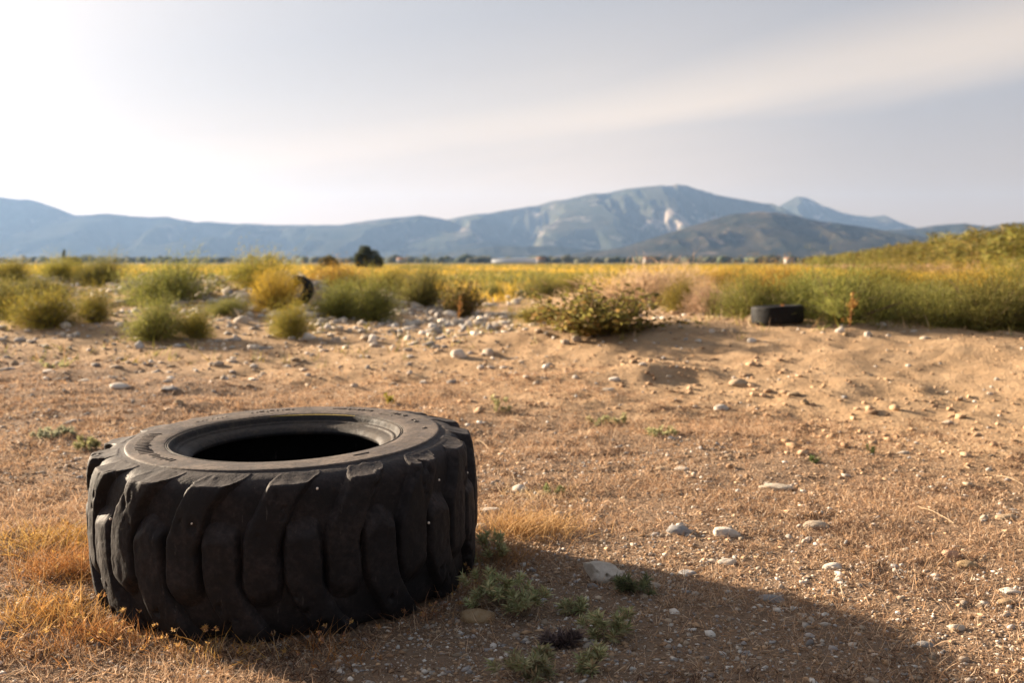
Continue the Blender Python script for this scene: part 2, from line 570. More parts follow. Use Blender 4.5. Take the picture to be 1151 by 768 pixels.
mountain('foothill', 5200, [(600, 294), (660, 284), (700, 277), (740, 265), (780, 252), (820, 242), (850, 238), (870, 239), (900, 244), (930, 249), (960, 254), (1000, 261), (1050, 268), (1120, 280), (1200, 294)], 1100, m_hill, 23, 0.38, 300, 90)
mountain('low_ridge', 6600, [(900, 294), (950, 272), (990, 260), (1020, 257), (1050, 253), (1080, 251), (1105, 254), (1130, 251), (1160, 248), (1220, 246), (1320, 243), (1450, 250), (1600, 262)], 1000, m_ridge, 31, 0.3, 280, 80)
mountain('foothill', 6000, [(380, 294), (450, 288), (520, 281), (560, 277), (600, 276), (640, 278), (690, 283), (760, 290), (820, 294)], 500, m_ridge, 37, 0.3, 200, 60)

# ------------------------------------------------------------------ blades and small scatter
def blades(root, direc, length, width, bend, col, tipcol=None, seg=2):
    """curved tapering blades: root (n,3), direc (n,3) unit, bend (n,3) added at the tip"""
    n = len(root)
    side = np.cross(direc, np.stack([rng.normal(size=n), rng.normal(size=n), rng.normal(size=n)], -1))
    side /= np.linalg.norm(side, axis=1, keepdims=True) + 1e-9
    V, C = [], []
    for k in range(seg):
        t = k / seg
        p = root + direc * (length * t)[:, None] + bend * (t * t)
        wv = side * (width * (1 - 0.45 * t) * 0.5)[:, None]
        V += [p - wv, p + wv]
        cc = col if tipcol is None else col * (1 - t) + tipcol * t
        C += [cc, cc]
    V.append(root + direc * length[:, None] + bend)
    C.append(col if tipcol is None else tipcol)
    m = 2 * seg + 1
    V = np.stack(V, 1).reshape(-1, 3)
    C = np.stack(C, 1).reshape(-1, 3)
    base = np.arange(n)[:, None] * m
    T = []
    for k in range(seg - 1):
        a = 2 * k
        T += [base + [[a, a + 1, a + 3]], base + [[a, a + 3, a + 2]]]
    a = 2 * (seg - 1)
    T.append(base + [[a, a + 1, a + 2]])
    return V, np.concatenate(T), C


def unit(v):
    return v / (np.linalg.norm(v, axis=-1, keepdims=True) + 1e-9)


def rdir(n, up=0.0):
    v = rng.normal(size=(n, 3))
    v[:, 2] = np.abs(v[:, 2]) + up
    return unit(v)


class Acc:
    def __init__(s):
        s.v, s.t, s.c, s.n = [], [], [], 0

    def add(s, v, t, c):
        s.v.append(v)
        s.t.append(t + s.n)
        s.c.append(c)
        s.n += len(v)

    def mesh(s, name, smooth=False):
        return mesh_np(name, np.concatenate(s.v), np.concatenate(s.t), None, np.concatenate(s.c), smooth)


def pal(cols, n, jit=0.12):
    cols = np.array(cols)
    c = cols[rng.integers(0, len(cols), n)] * (0.55 + 0.45 * rng.random((n, 1)))  + cols[rng.integers(0, len(cols), n)] * 0.0
    c = c * (1.15 + jit * rng.normal(size=(n, 1)))
    return np.clip(c, 0.005, 0.9)


STRAW = [(0.61, 0.43, 0.26), (0.67, 0.50, 0.32), (0.51, 0.335, 0.185), (0.73, 0.58, 0.40), (0.37, 0.24, 0.14), (0.54, 0.355, 0.18)]


def ico(sub):
    import bmesh
    bm = bmesh.new()
    bmesh.ops.create_icosphere(bm, subdivisions=sub, radius=1.0)
    bm.verts.ensure_lookup_table()
    v = np.array([x.co[:] for x in bm.verts])
    f = np.array([[x.index for x in p.verts] for p in bm.faces])
    bm.free()
    return v, f


ICO1, ICO2, ICO3 = ico(1), ico(2), ico(3)


def sample_ground(n, dmin, dmax, power, margin=1.35, xr=None):
    """points on the ground, density falling off with distance"""
    u = rng.random(n)
    if power == 0:
        d = np.exp(np.log(dmin) + u * (np.log(dmax) - np.log(dmin)))
    else:
        d = (dmin ** power + u * (dmax ** power - dmin ** power)) ** (1 / power)
    x = (rng.random(n) * 2 - 1) * 0.52 * d * margin + (rng.random(n) - 0.5) * 0.6
    return x, d


def litter_density(x, y):
    """dry grass grows in front and left; the sandy bank is nearly bare"""
    edge = 10.0 - 3.4 * sst(-0.2, 3.5, x) + 1.6 * vnoise(x * 0.6, y * 0.6, 51)
    d = 1 - sst(-1.0, 1.0, y - edge)
    pat = sst(-0.28, 0.22, fbm(x * 1.3, y * 1.3, 61, 3))
    # gravelly bare patch in front of and right of the tyre
    bare = np.clip(gauss(x, y, 0.65, 2.9, 0.75, 0.5) + gauss(x, y, -0.3, 2.75, 0.55, 0.18), 0, 1)
    gravelly = gauss(x, y, 1.25, 3.3, 0.8, 0.6)
    return d * (0.30 + 0.70 * pat) * (1 - 0.82 * bare) * (1 - 0.35 * gravelly)


def in_tyre(x, y, r=0.66):
    return np.hypot(x - TYRE_C[0], y - TYRE_C[1]) < r


# dry grass and litter
acc = Acc()
x, y = sample_ground(115000, 2.1, 13, 0.35)
keep = (rng.random(len(x)) < litter_density(x, y)) & ~in_tyre(x, y)
x, y = x[keep], y[keep]
nt_ = len(x)
# upright little tufts
kk = rng.integers(3, 7, nt_)
idx = np.repeat(np.arange(nt_), kk)
n = len(idx)
dd = y[idx]
rx = x[idx] + rng.normal(size=n) * 0.010
ry = y[idx] + rng.normal(size=n) * 0.010
root = np.stack([rx, ry, height(rx, ry) - 0.002], -1)
tall = np.clip(0.7 + 0.9 * fbm(x * 0.9, y * 0.9, 71, 3), 0.35, 1.6)[idx]
L = (0.014 + 0.044 * rng.random(n) ** 2.0) * tall * (1 + 0.04 * dd)
acc.add(*blades(root, rdir(n, 0.25), L, 0.0011 + 0.00042 * dd, rng.normal(size=(n, 3)) * (L * 0.35)[:, None] * [1, 1, 0.5], pal(STRAW, n)))
# flat curls and broken straw
x, y = sample_ground(190000, 2.1, 12, 0.3)
keep = (rng.random(len(x)) < 0.25 + 0.75 * litter_density(x, y)) & (rng.random(len(x)) < np.where(litter_density(x, y) < 0.05, 0.12, 1)) & ~in_tyre(x, y)
x, y = x[keep], y[keep]
n = len(x)
root = np.stack([x, y, height(x, y) + 0.002 + 0.010 * rng.random(n)], -1)
d = rng.normal(size=(n, 3)) * [1, 1, 0.22]
L = 0.006 + 0.03 * rng.random(n) ** 2.5
acc.add(*blades(root, unit(d), L, 0.0013 + 0.00045 * y, rng.normal(size=(n, 3)) * (L * 0.3)[:, None] * [1, 1, 0.4], pal(STRAW + [(0.16, 0.10, 0.06), (0.24, 0.15, 0.09), (0.12, 0.075, 0.05)], n)))
x, y = sample_ground(4200, 2.1, 11, 0.5)
keep = (rng.random(len(x)) < sst(0.05, 0.35, fbm(x * 2.0, y * 2.0, 77, 3)) * np.clip(litter_density(x, y) * 2, 0, 1)) & ~in_tyre(x, y, 0.72)
x, y = x[keep], y[keep]
idx = np.repeat(np.arange(len(x)), 26)
n = len(idx)
rx, ry = x[idx] + rng.normal(size=n) * 0.03, y[idx] + rng.normal(size=n) * 0.022
L = 0.012 + 0.03 * rng.random(n)
acc.add(*blades(np.stack([rx, ry, height(rx, ry) + 0.008 * rng.random(n)], -1), rdir(n, 0.1), L, 0.0016 + 0.0004 * ry, rng.normal(size=(n, 3)) * (L * 0.5)[:, None] * [1, 1, 0.4], pal([(0.13, 0.08, 0.05), (0.20, 0.12, 0.07), (0.09, 0.06, 0.045)], n)))
kind(obj('dry_grass', acc.mesh('dry_grass'), m_straw), 'stuff', 'short dry straw and grass litter covering the foreground soil', 'grass')

# gravel, clods, shells: tiny grains
def grains(n, dmin, dmax, size, cols, dens, power=0.4, sub=None):
    x, y = sample_ground(n, dmin, dmax, power)
    keep = (rng.random(n) < dens(x, y)) & ~in_tyre(x, y)
    x, y = x[keep], y[keep]
    n = len(x)
    s = size[0] + (size[1] - size[0]) * rng.random(n) ** 3
    s = s * (0.7 + 0.09 * y)
    bv = np.array([(1, 0, 0), (0, 1, 0), (-1, 0, 0), (0, -1, 0), (0, 0, 1), (0, 0, -1.0)]) if sub is None else sub[0]
    bf = np.array([(0, 1, 4), (1, 2, 4), (2, 3, 4), (3, 0, 4), (1, 0, 5), (2, 1, 5), (3, 2, 5), (0, 3, 5)]) if sub is None else sub[1]
    k = len(bv)
    a = rng.random(n) * 6.283
    sx, sy, sz = s * (0.8 + 0.7 * rng.random(n)), s * (0.6 + 0.4 * rng.random(n)), s * (0.35 + 0.4 * rng.random(n))
    v = bv[None] * (1 + 0.28 * rng.normal(size=(n, k, 1)).clip(-1.6, 1.6))
    X = v[..., 0] * sx[:, None]
    Y = v[..., 1] * sy[:, None]
    V = np.stack([x[:, None] + X * np.cos(a)[:, None] - Y * np.sin(a)[:, None], y[:, None] + X * np.sin(a)[:, None] + Y * np.cos(a)[:, None], (height(x, y) + sz * 0.35)[:, None] + v[..., 2] * sz[:, None]], -1).reshape(-1, 3)
    T = (np.arange(n)[:, None, None] * k + bf[None]).reshape(-1, 3)
    C = np.repeat(pal(cols, n, 0.15), k, 0)
    return V, T, C


acc = Acc()
GR = [(0.48, 0.40, 0.32), (0.56, 0.50, 0.43), (0.40, 0.31, 0.22), (0.33, 0.30, 0.28), (0.62, 0.58, 0.52)]
patchy = lambda x, y: (0.22 + 0.78 * sst(-0.1, 0.25, fbm(x * 1.6, y * 1.6, 81, 3) + 0.55 * gauss(x, y, 0.7, 2.9, 1.0, 0.6) + 0.4 * gauss(x, y, 1.3, 3.5, 0.7, 0.5))) * (1 - 0.85 * sst(6, 8.5, y + 0.6 * x))
acc.add(*grains(60000, 2.1, 11, (0.0022, 0.0105), GR + [(0.46, 0.32, 0.20), (0.38, 0.25, 0.15)], patchy))
acc.add(*grains(9000, 9, 32, (0.006, 0.030), GR, lambda x, y: sst(-0.15, 0.3, fbm(x * 0.5, y * 0.5, 91, 3) + 0.35 * sst(1.5, -1.0, x) - 0.15) , 0.8, ICO1))
acc.add(*grains(17000, 11.5, 30, (0.010, 0.056), [(0.60, 0.52, 0.43), (0.52, 0.44, 0.36), (0.44, 0.40, 0.36), (0.66, 0.58, 0.48)], lambda x, y: sst(1.2, -1.5, x) * sst(-0.35, 0.05, fbm(x * 0.6, y * 0.6, 92, 3)) * (0.10 + 0.90 * sst(12.5, 17.0, y + 3.5 * fbm(x * 0.5, y * 0.5, 93, 3))), 0.9, ICO1))
acc.add(*grains(7000, 2.1, 9, (0.006, 0.017), GR, patchy, 0.5, ICO1))
kind(obj('gravel', acc.mesh('gravel', False), m_vcol), 'stuff', 'tiny pale gravel and shell grit scattered over the brown soil', 'gravel')
acc = Acc()
SO = [(0.42, 0.27, 0.155), (0.32, 0.20, 0.115), (0.50, 0.34, 0.21)]
acc.add(*grains(26000, 2.1, 14, (0.003, 0.016), SO, lambda x, y: 0.35 + 0.65 * sst(-0.1, 0.25, fbm(x * 1.1, y * 1.1, 95, 3)), 0.6))
acc.add(*grains(5500, 5, 15, (0.005, 0.030), SO, lambda x, y: sst(0.02, 0.3, fbm(x * 0.8, y * 0.8, 99, 3)) * sst(-2, 1, x), 1.0, ICO1))
kind(obj('soil_clod', acc.mesh('soil_clod', False), m_vcol), 'stuff', 'small crumbs and clods of dry sandy earth on the bank', 'soil')

# ------------------------------------------------------------------ the tractor tyre
NLUG = 17
OUT = [(0.566, 0.2515), (0.575, 0.2492), (0.600, 0.2455), (0.625, 0.237), (0.644, 0.221), (0.655, 0.195), (0.661, 0.150), (0.665, 0.09), (0.667, 0.0)]
SIDE = [(0.566, 0.2515), (0.5635, 0.2550), (0.556, 0.2565), (0.52, 0.2560), (0.47, 0.2550), (0.445, 0.2530), (0.432, 0.2505)]
BEAD = [(0.432, 0.2505), (0.429, 0.2475), (0.426, 0.2500), (0.4225, 0.2470), (0.4195, 0.2490), (0.4155, 0.2470), (0.411, 0.2410), (0.4065, 0.2300), (0.4020, 0.2268), (0.395, 0.2285), (0.389, 0.2262), (0.385, 0.2215), (0.370, 0.2180), (0.354, 0.2125), (0.344, 0.2035), (0.340, 0.1950), (0.346, 0.1850)]
LINE = [(0.346, 0.1850), (0.370, 0.188), (0.420, 0.203), (0.50, 0.215), (0.56, 0.205), (0.60, 0.168), (0.62, 0.10), (0.625, 0.0)]
HALF = 0.256


def catmull(pts, n):
    p = np.array(pts, float)
    d = np.concatenate([[0], np.cumsum(np.linalg.norm(np.diff(p, axis=0), axis=1))])
    t = np.linspace(0, d[-1], n)
    q = np.vstack([2 * p[0] - p[1], p, 2 * p[-1] - p[-2]])
    i = np.clip(np.searchsorted(d, t, side='right') - 1, 0, len(p) - 2)
    u = ((t - d[i]) / (d[i + 1] - d[i]))[:, None]
    a, b_, c_, e = q[i], q[i + 1], q[i + 2], q[i + 3]
    return 0.5 * (2 * b_ + (c_ - a) * u + (2 * a - 5 * b_ + 4 * c_ - e) * u * u + (3 * b_ - a - 3 * c_ + e) * u ** 3)


def revolve(prof, nth, wob=0.0, seed=0):
    """prof (k,2): radius, height. closed in angle"""
    th = np.linspace(0, 2 * math.pi, nth, endpoint=False)
    T, K = np.meshgrid(th, np.arange(len(prof)), indexing='ij')
    r, z = prof[K, 0], prof[K, 1]
    if wob:
        nn = fbm(np.cos(T) * 3 + 10, np.sin(T) * 3 + z * 8, seed, 3)
        r = r + wob * nn
        z = z + wob * 0.6 * fbm(np.cos(T) * 2.2 + 30, np.sin(T) * 2.2 + r * 5, seed + 5, 2)
    v = np.stack([r * np.cos(T), r * np.sin(T), z], -1).reshape(-1, 3)
    k = len(prof)
    i, j = np.meshgrid(np.arange(nth), np.arange(k - 1), indexing='ij')
    i2 = (i + 1) % nth
    q = np.stack([i * k + j, i * k + j + 1, i2 * k + j + 1, i2 * k + j], -1).reshape(-1, 4)
    return v, q


def mirror(p):
    return np.array([(r, -z) for r, z in p])[::-1]


outp = catmull(OUT, 40)
full_out = np.vstack([outp, mirror(outp)[1:]])                      # top shoulder -> bottom shoulder
arc = np.concatenate([[0], np.cumsum(np.linalg.norm(np.diff(full_out, axis=0), axis=1))])
ARC = arc[-1]


def prof_at(s):
    s = np.clip(s, 0, 1) * ARC
    r = np.interp(s, arc, full_out[:, 0])
    z = np.interp(s, arc, full_out[:, 1])
    e = 0.004
    dr = np.interp(s + e, arc, full_out[:, 0]) - np.interp(s - e, arc, full_out[:, 0])
    dz_ = np.interp(s + e, arc, full_out[:, 1]) - np.interp(s - e, arc, full_out[:, 1])
    l = np.hypot(dr, dz_) + 1e-9
    return r, z, -dz_ / l, dr / l


def lug_mesh(upper, seed):
    na_, ns_ = 40, 84
    a = np.linspace(-0.30, 1.30, na_)
    s = np.linspace(0.012, 0.76, ns_)
    Agr, Sgr = np.meshgrid(a, s, indexing='ij')
    off = R(11.5) * (1 - sst(-0.15, 0.46, Sgr)) / (1 - float(sst(-0.15, 0.46, 0.0)))
    wid = R(9.0) + R(2.0) * (1 - sst(0.05, 0.25, Sgr))
    th = off + Agr * wid
    n1 = fbm(th * 20 + seed * 3.1, Sgr * 9, 100 + seed, 4)
    # rounded block section with flanks, torn a little at the edges
    edge = 0.075 * n1
    pa = sst(-0.13, 0.07, Agr + edge) * sst(-0.13, 0.07, 1 - Agr + edge)
    ps = sst(0.010, 0.115, Sgr + 0.25 * edge) * (1 - sst(0.61, 0.73, Sgr + 0.4 * edge + 0.10 * (Agr - 0.5) ** 2))
    crown = 0.035 - 0.003 * (Agr - 0.5) ** 2 * 4 + 0.004 * n1
    chunk = np.clip(fbm(th * 26 + 7 * seed, Sgr * 16, 140 + seed, 3) - 0.28, 0, 1) * 0.06 * (1 - sst(0.12, 0.5, Sgr))
    hgt_ = (crown - chunk) * (pa * ps) ** 0.8 - 0.0035 * (1 - pa * ps)
    r, z, nr_, nz_ = prof_at(Sgr)
    rr_, zz = r + nr_ * hgt_, z + nz_ * hgt_
    cap = 0.2530 - 0.17 * (rr_ - 0.566) + 0.0025 * n1
    zz = np.where(zz > cap, cap - 0.12 * (zz - cap), zz)
    if not upper:
        zz = -zz
    v = np.stack([rr_ * np.cos(th), rr_ * np.sin(th), zz], -1).reshape(-1, 3)
    i, j = np.meshgrid(np.arange(na_ - 1), np.arange(ns_ - 1), indexing='ij')
    q = np.stack([i * ns_ + j, (i + 1) * ns_ + j, (i + 1) * ns_ + j + 1, i * ns_ + j + 1], -1).reshape(-1, 4)
    if upper:
        q = q[:, ::-1]
    me = mesh_np('lug', v, None, q)
    me.materials.append(m_rub)
    return me


tyre = bpy.data.objects.new('tractor_tyre', None)
COL.objects.link(tyre)
tag(tyre, 'large worn black tractor tyre with chevron lugs lying flat in front', 'tyre')
nrm = Vector((-TILT_X, -TILT_Y, 1)).normalized()
tyre.rotation_mode = 'QUATERNION'
tyre.rotation_quaternion = Vector((0, 0, 1)).rotation_difference(nrm)
tyre.location = (TYRE_C[0], TYRE_C[1], -0.034)
tyre.scale = (1, 1, 1.06)
UP = HALF                                                             # tyre frame: mid plane raised by half its width


def tpart(name, me, mt, parent=tyre, z=UP, rz=0.0):
    return obj(name, me, mt, parent, (0, 0, z), (0, 0, rz))


v, q = revolve(full_out, 420, 0.004, 201)
tpart('carcass', mesh_np('carcass', v, None, q[:, ::-1]), m_rub)
sp = catmull(SIDE, 36)
v, q = revolve(sp, 420, 0.003, 201)
sidewall = tpart('sidewall', mesh_np('sidewall', v, None, q), m_side)
v, q = revolve(mirror(sp), 200)
tpart('sidewall', mesh_np('sidewall_under', v, None, q), m_side)
bpf = catmull(BEAD, 60)
v, q = revolve(bpf, 420, 0.002, 207)
bead = tpart('bead', mesh_np('bead', v, None, q), m_bead)
v, q = revolve(mirror(bpf), 160)
tpart('bead', mesh_np('bead_under', v, None, q), m_bead)
lp = catmull(LINE, 24)
v, q = revolve(np.vstack([lp, mirror(lp)[1:]]), 160)
tpart('lining', mesh_np('lining', v, None, q), m_line)
ups = [lug_mesh(True, k) for k in range(6)]
dns = [lug_mesh(False, k + 10) for k in range(3)]
step = 2 * math.pi / NLUG
ph0 = math.radians(-90 - 84)          # angle of a left lug edge as it shows at the silhouette
for k in range(NLUG):
    tpart('lug', ups[k % 6], None, rz=ph0 + k * step)
    tpart('lug', dns[k % 3], None, rz=ph0 + (k + 0.5) * step)


# raised ribs and worn moulded marks on the sidewall
def bar_mesh(name, l, w_, h_):
    import bmesh
    bm = bmesh.new()
    bmesh.ops.create_cube(bm, size=1.0)
    for vv in bm.verts:
        t = 0.62 if vv.co.z > 0 else 1.0
        vv.co = Vector((vv.co.x * l * (0.94 if vv.co.z > 0 else 1), vv.co.y * w_ * t, vv.co.z * h_))
    bmesh.ops.bevel(bm, geom=bm.edges[:], offset=h_ * 0.18, segments=1, affect='EDGES')
    me = bpy.data.meshes.new(name)
    bm.to_mesh(me)
    bm.free()
    me.materials.append(m_side)
    return me


rib = bar_mesh('sidewall_rib', 0.052, 0.0075, 0.0065)
rib_s = bar_mesh('sidewall_rib', 0.030, 0.007, 0.006)
mark = bar_mesh('moulded_mark', 0.022, 0.006, 0.007)
arcs = [(math.radians(a), 0.505, rib) for a in np.arange(176, 217, 3.0)]
arcs += [(math.radians(a), 0.50, rib_s) for a in np.arange(132, 150, 2.6)]
arcs += [(math.radians(a), 0.50, rib_s) for a in np.arange(219, 236, 2.6)]
for a, r_, me in arcs:
    jit_ = random.Random(int(a * 1e4)).uniform(-0.006, 0.006)
    obj('sidewall_rib', me, None, tyre, ((r_ + jit_) * math.cos(a), (r_ + jit_) * math.sin(a), UP + 0.2546), (0, 0.012, a))
rnd = random.Random(4)
for a0, r_, cnt, dirn in ((60, 0.505, 6, 0), (38, 0.515, 5, 0), (22, 0.50, 3, 0), (100, 0.51, 5, 0), (112, 0.505, 4, 0), (44, 0.478, 4, 1), (75, 0.51, 3, 1), (6, 0.51, 2, 0), (310, 0.49, 3, 1)):
    for k in range(cnt):
        a = math.radians(a0 + k * 2.4)
        tang = math.pi / 2 if dirn or k % 3 == 1 else rnd.uniform(-0.25, 0.25)
        obj('moulded_mark', mark, None, tyre, (r_ * math.cos(a), r_ * math.sin(a), UP + 0.2550), (0, 0, a + tang))
# worn yellow paint left on the far edge of the bead
th = np.linspace(math.radians(62), math.radians(112), 60)
v = []
for i, t in enumerate(th):
    wd = 0.0022 * math.sin(math.pi * i / 59) ** 0.5 + 0.0002
    for r_, z_ in ((0.4165 - wd, 0.2484), (0.4165 + wd, 0.2494)):
        v.append((r_ * math.cos(t), r_ * math.sin(t), z_))
q = [(2 * i, 2 * i + 1, 2 * i + 3, 2 * i + 2) for i in range(59)]
yl = tpart('paint_stripe', mesh_np('paint_stripe', np.array(v), None, np.array(q)), m_ylw, bead, 0)
yl['label'] = 'faded yellow paint line on the far edge of the bead'

# ------------------------------------------------------------------ the smaller tyre on the bank
def small_tyre(name, loc, Rr, hh, rot, label):
    t = bpy.data.objects.new(name, None)
    COL.objects.link(t)
    t.location = loc
    t.rotation_euler = rot
    k = hh / 2
    pr = catmull([(Rr * 0.60, k * 0.86), (Rr * 0.70, k * 0.97), (Rr * 0.82, k), (Rr * 0.93, k * 0.95), (Rr * 0.975, k * 0.86), (Rr * 0.99, k * 0.5), (Rr, 0)], 26)
    v, q = revolve(np.vstack([pr, mirror(pr)[1:]]), 120)
    obj('carcass', mesh_np('carcass', v, None, q[:, ::-1]), m_blk, t, (0, 0, k))
    li = catmull([(Rr * 0.60, k * 0.86), (Rr * 0.575, k * 0.78), (Rr * 0.62, k * 0.70), (Rr * 0.80, k * 0.80), (Rr * 0.92, k * 0.6), (Rr * 0.95, 0)], 16)
    v, q = revolve(np.vstack([li, mirror(li)[1:]]), 100)
    obj('lining', mesh_np('lining', v, None, q), m_line, t, (0, 0, k))
    bl = bar_mesh('tread_block', Rr * 0.05, Rr * 0.16, hh * 0.20)
    bl.materials.clear()
    bl.materials.append(m_blk)
    for i in range(26):
        for row in (-1, 0, 1):
            a = 2 * math.pi * (i + 0.5 * (row == 0)) / 26
            obj('tread_block', bl, None, t, (Rr * 0.968 * math.cos(a), Rr * 0.968 * math.sin(a), k + row * hh * 0.245), (0, 0, a))
    return tag(t, label, 'tyre')


ct = at(874, 363)
m_blk = rubber('black_rubber', (0.004, 0.0037, 0.004), (0.035, 0.028, 0.025), 0.10, 0.10)
small_tyre('small_tyre', (ct.x, ct.y, ct.z - 0.005), 58 / F_PX * ct.y / 2, 20 / F_PX * ct.y, (R(-1.5), R(-2), 0.3), 'small black tyre lying flat on the bank crest before green bushes')
ct2 = at(338, 343)
small_tyre('small_tyre', (ct2.x, ct2.y + 0.1, ct2.z + 0.21), 0.27, 0.20, (R(72), 0, R(-25)), 'half hidden dark tyre standing upright among the bushes on left rubble')

# snail shells sticking to the tyre flank
def shell_mesh():
    v, f = ICO2
    v = v.copy()
    ang_ = np.arctan2(v[:, 1], v[:, 0])
    rad = 1 + 0.10 * (ang_ / math.pi)
    v = v * rad[:, None] * [1, 1, 0.72]
    v[:, 2] += 0.22 * np.exp(-((v[:, 0]) ** 2 + (v[:, 1]) ** 2) * 6) * np.sign(v[:, 2])
    return mesh_np('snail_shell', v, f)


shell = shell_mesh()
shell.materials.append(m_shell)

# ------------------------------------------------------------------ stones
def stone_mesh(seed, sub=ICO3, flat=0.45, facets=5, rough=0.10):
    rs = np.random.default_rng(seed)
    v = sub[0].copy()
    for _ in range(facets):
        nrm_ = unit(rs.normal(size=3))
        lim = 0.62 + 0.25 * rs.random()
        d_ = v @ nrm_
        v = v - np.outer(np.clip(d_ - lim, 0, None) * 0.85, nrm_)
    for k, (fq, am) in enumerate(((1.3, rough * 1.6), (3.0, rough * 0.7), (7.0, rough * 0.25))):
        nn = vnoise(v[:, 0] * fq + seed, v[:, 1] * fq + v[:, 2] * fq * 1.3, seed + k) + vnoise(v[:, 2] * fq - seed, v[:, 0] * fq * 0.7 - v[:, 1] * fq, seed + k + 9)
        v = v * (1 + am * nn)[:, None]
    v = v * [1, 0.72, flat]
    return mesh_np('stone', v, sub[1])


def stone_at(px, py, wpx, hpx, mt, seed, label, group=None, flat=None, yaw=None):
    p = at(px, py + hpx * 0.35)
    sl = wpx / F_PX * p.y / 2 * 1.05
    fl = flat or min(0.8, max(0.22, hpx / wpx * 0.9))
    me = stone_mesh(seed, ICO3, fl)
    me.materials.append(mt)
    rs = random.Random(seed)
    o = obj('stone', me, None, None, (p.x, p.y, p.z + sl * fl * 0.12), (rs.uniform(-.12, .12), rs.uniform(-.12, .12), rs.uniform(-.35, .35) if yaw is None else yaw), (sl, sl, sl))
    return tag(o, label, 'stone', group)


P, G, T_, O = m_pale, m_grey, m_tan, m_red
for i, (a, b_, c_, d_, mt, lb) in enumerate([
    (872, 546, 37, 10, P, 'long flat white pebble alone on the straw, farthest of the white stones'),
    (816, 596, 38, 15, P, 'smooth oval white stone right of the grey angular one'),
    (917, 589, 29, 14, T_, 'smooth rounded tan stone casting a short shadow on straw'),
    (762, 593, 31, 18, G, 'angular grey white stone left of the smooth oval one'),
    (817, 630, 22, 11, P, 'cream stone below the smooth oval white stone'),
    (937, 635, 25, 12, P, 'pointed cream stone below the rounded tan stone'),
    (868, 671, 30, 10, G, 'flat pale grey stone on the shadow edge of the tyre'),
    (1075, 704, 20, 12, P, 'tilted white pebble near the lower right corner'),
    (1040, 724, 20, 9, G, 'flat grey pebble left below the tilted white pebble'),
    (1083, 740, 13, 11, T_, 'small round tan pebble nearest the lower right corner'),
    (772, 643, 20, 9, G, 'small blue grey flat stone at the shadow tip'),
    (766, 526, 17, 6, P, 'small white disc pebble beside a flat brown stone'),
    (746, 526, 18, 5, T_, 'flat brown stone beside the small white disc pebble'),
    (541, 591, 20, 13, T_, 'tan stone touching the right side of the big tyre'),
    (549, 572, 25, 6, P, 'thin pale slab just right of the big tyre'),
    (584, 548, 18, 14, P, 'rough pale stone standing in straw right of the tyre'),
    (629, 577, 13, 11, T_, 'small round cream stone in the golden grass tuft'),
    (537, 689, 40, 24, T_, 'brown stone half hidden by a green weed in the tyre shadow'),
    (603, 673, 26, 9, G, 'dark slaty stone in the tyre shadow among weeds'),
    (735, 657, 22, 9, P, 'pale crumbly stone on the shadow edge right of the holed rock'),
    (135, 432, 24, 10, P, 'flat white stone behind the tyre on the left'),
    (82, 473, 24, 7, G, 'flat grey stone above the grey green weed left of the tyre'),
    (191, 435, 18, 7, G, 'low grey stone right of the flat white one behind the tyre'),
    (201, 451, 11, 8, T_, 'small round tan stone just above the tyre rim'),
    (97, 427, 15, 5, P, 'small pale stone left of the flat white one behind tyre'),
    (54, 416, 16, 7, P, 'pale stone near the left edge behind the tyre'),
    (10, 414, 20, 6, G, 'thin grey slab stone at the left edge of view'),
    (1068, 621, 22, 18, O, 'orange red stone like a broken tile on the right'),
    (1088, 633, 24, 14, T_, 'dull orange tan stone leaning by the orange red one'),
    (1131, 580, 25, 11, T_, 'low tan stone at the right edge on straw'),
    (1107, 581, 11, 10, T_, 'small tan stone left of the low one at right edge'),
    (1135, 664, 24, 8, P, 'flat whitish stone at the right edge below the orange ones'),
    (1132, 676, 22, 10, T_, 'wedge shaped tan stone under the flat whitish one'),
    (811, 457, 19, 10, P, 'bright pale stone at the foot of the sandy bank'),
    (831, 428, 24, 12, T_, 'rounded earthy boulder low on the sandy bank'),
    (893, 441, 17, 8, T_, 'oval tan stone on the sandy bank above the clods'),
    (905, 451, 10, 9, T_, 'upright small tan stone below the oval one on the bank'),
    (1066, 474, 12, 7, T_, 'lone yellowish stone on the bare right slope'),
    (1015, 508, 14, 5, P, 'flat cream pebble at the foot of the bare right slope'),
    (1120, 424, 6, 9, P, 'narrow upright pale stone high on the right slope'),
    (990, 364, 14, 7, P, 'large pale stone on the bank crest right of small tyre'),
    (845, 381, 10, 9, P, 'bright pale stone on the crest left of the small tyre'),
    (640, 366, 20, 9, P, 'big cream stone at the foot of the brown leafy bush'),
    (636, 383, 10, 9, P, 'upright cream stone below the one at the brown bush'),
    (690, 425, 14, 8, P, 'pale flat stone on the sand in mid view'),
    (683, 437, 16, 5, P, 'long pale stone lying at the straw edge in mid view'),
    (492, 379, 16, 8, P, 'bright stone at the rubble slope foot left of the track'),
    (482, 386, 14, 8, G, 'dull stone below the bright one left of the track'),
]):
    stone_at(a, b_, c_, d_, mt, 300 + i, lb)
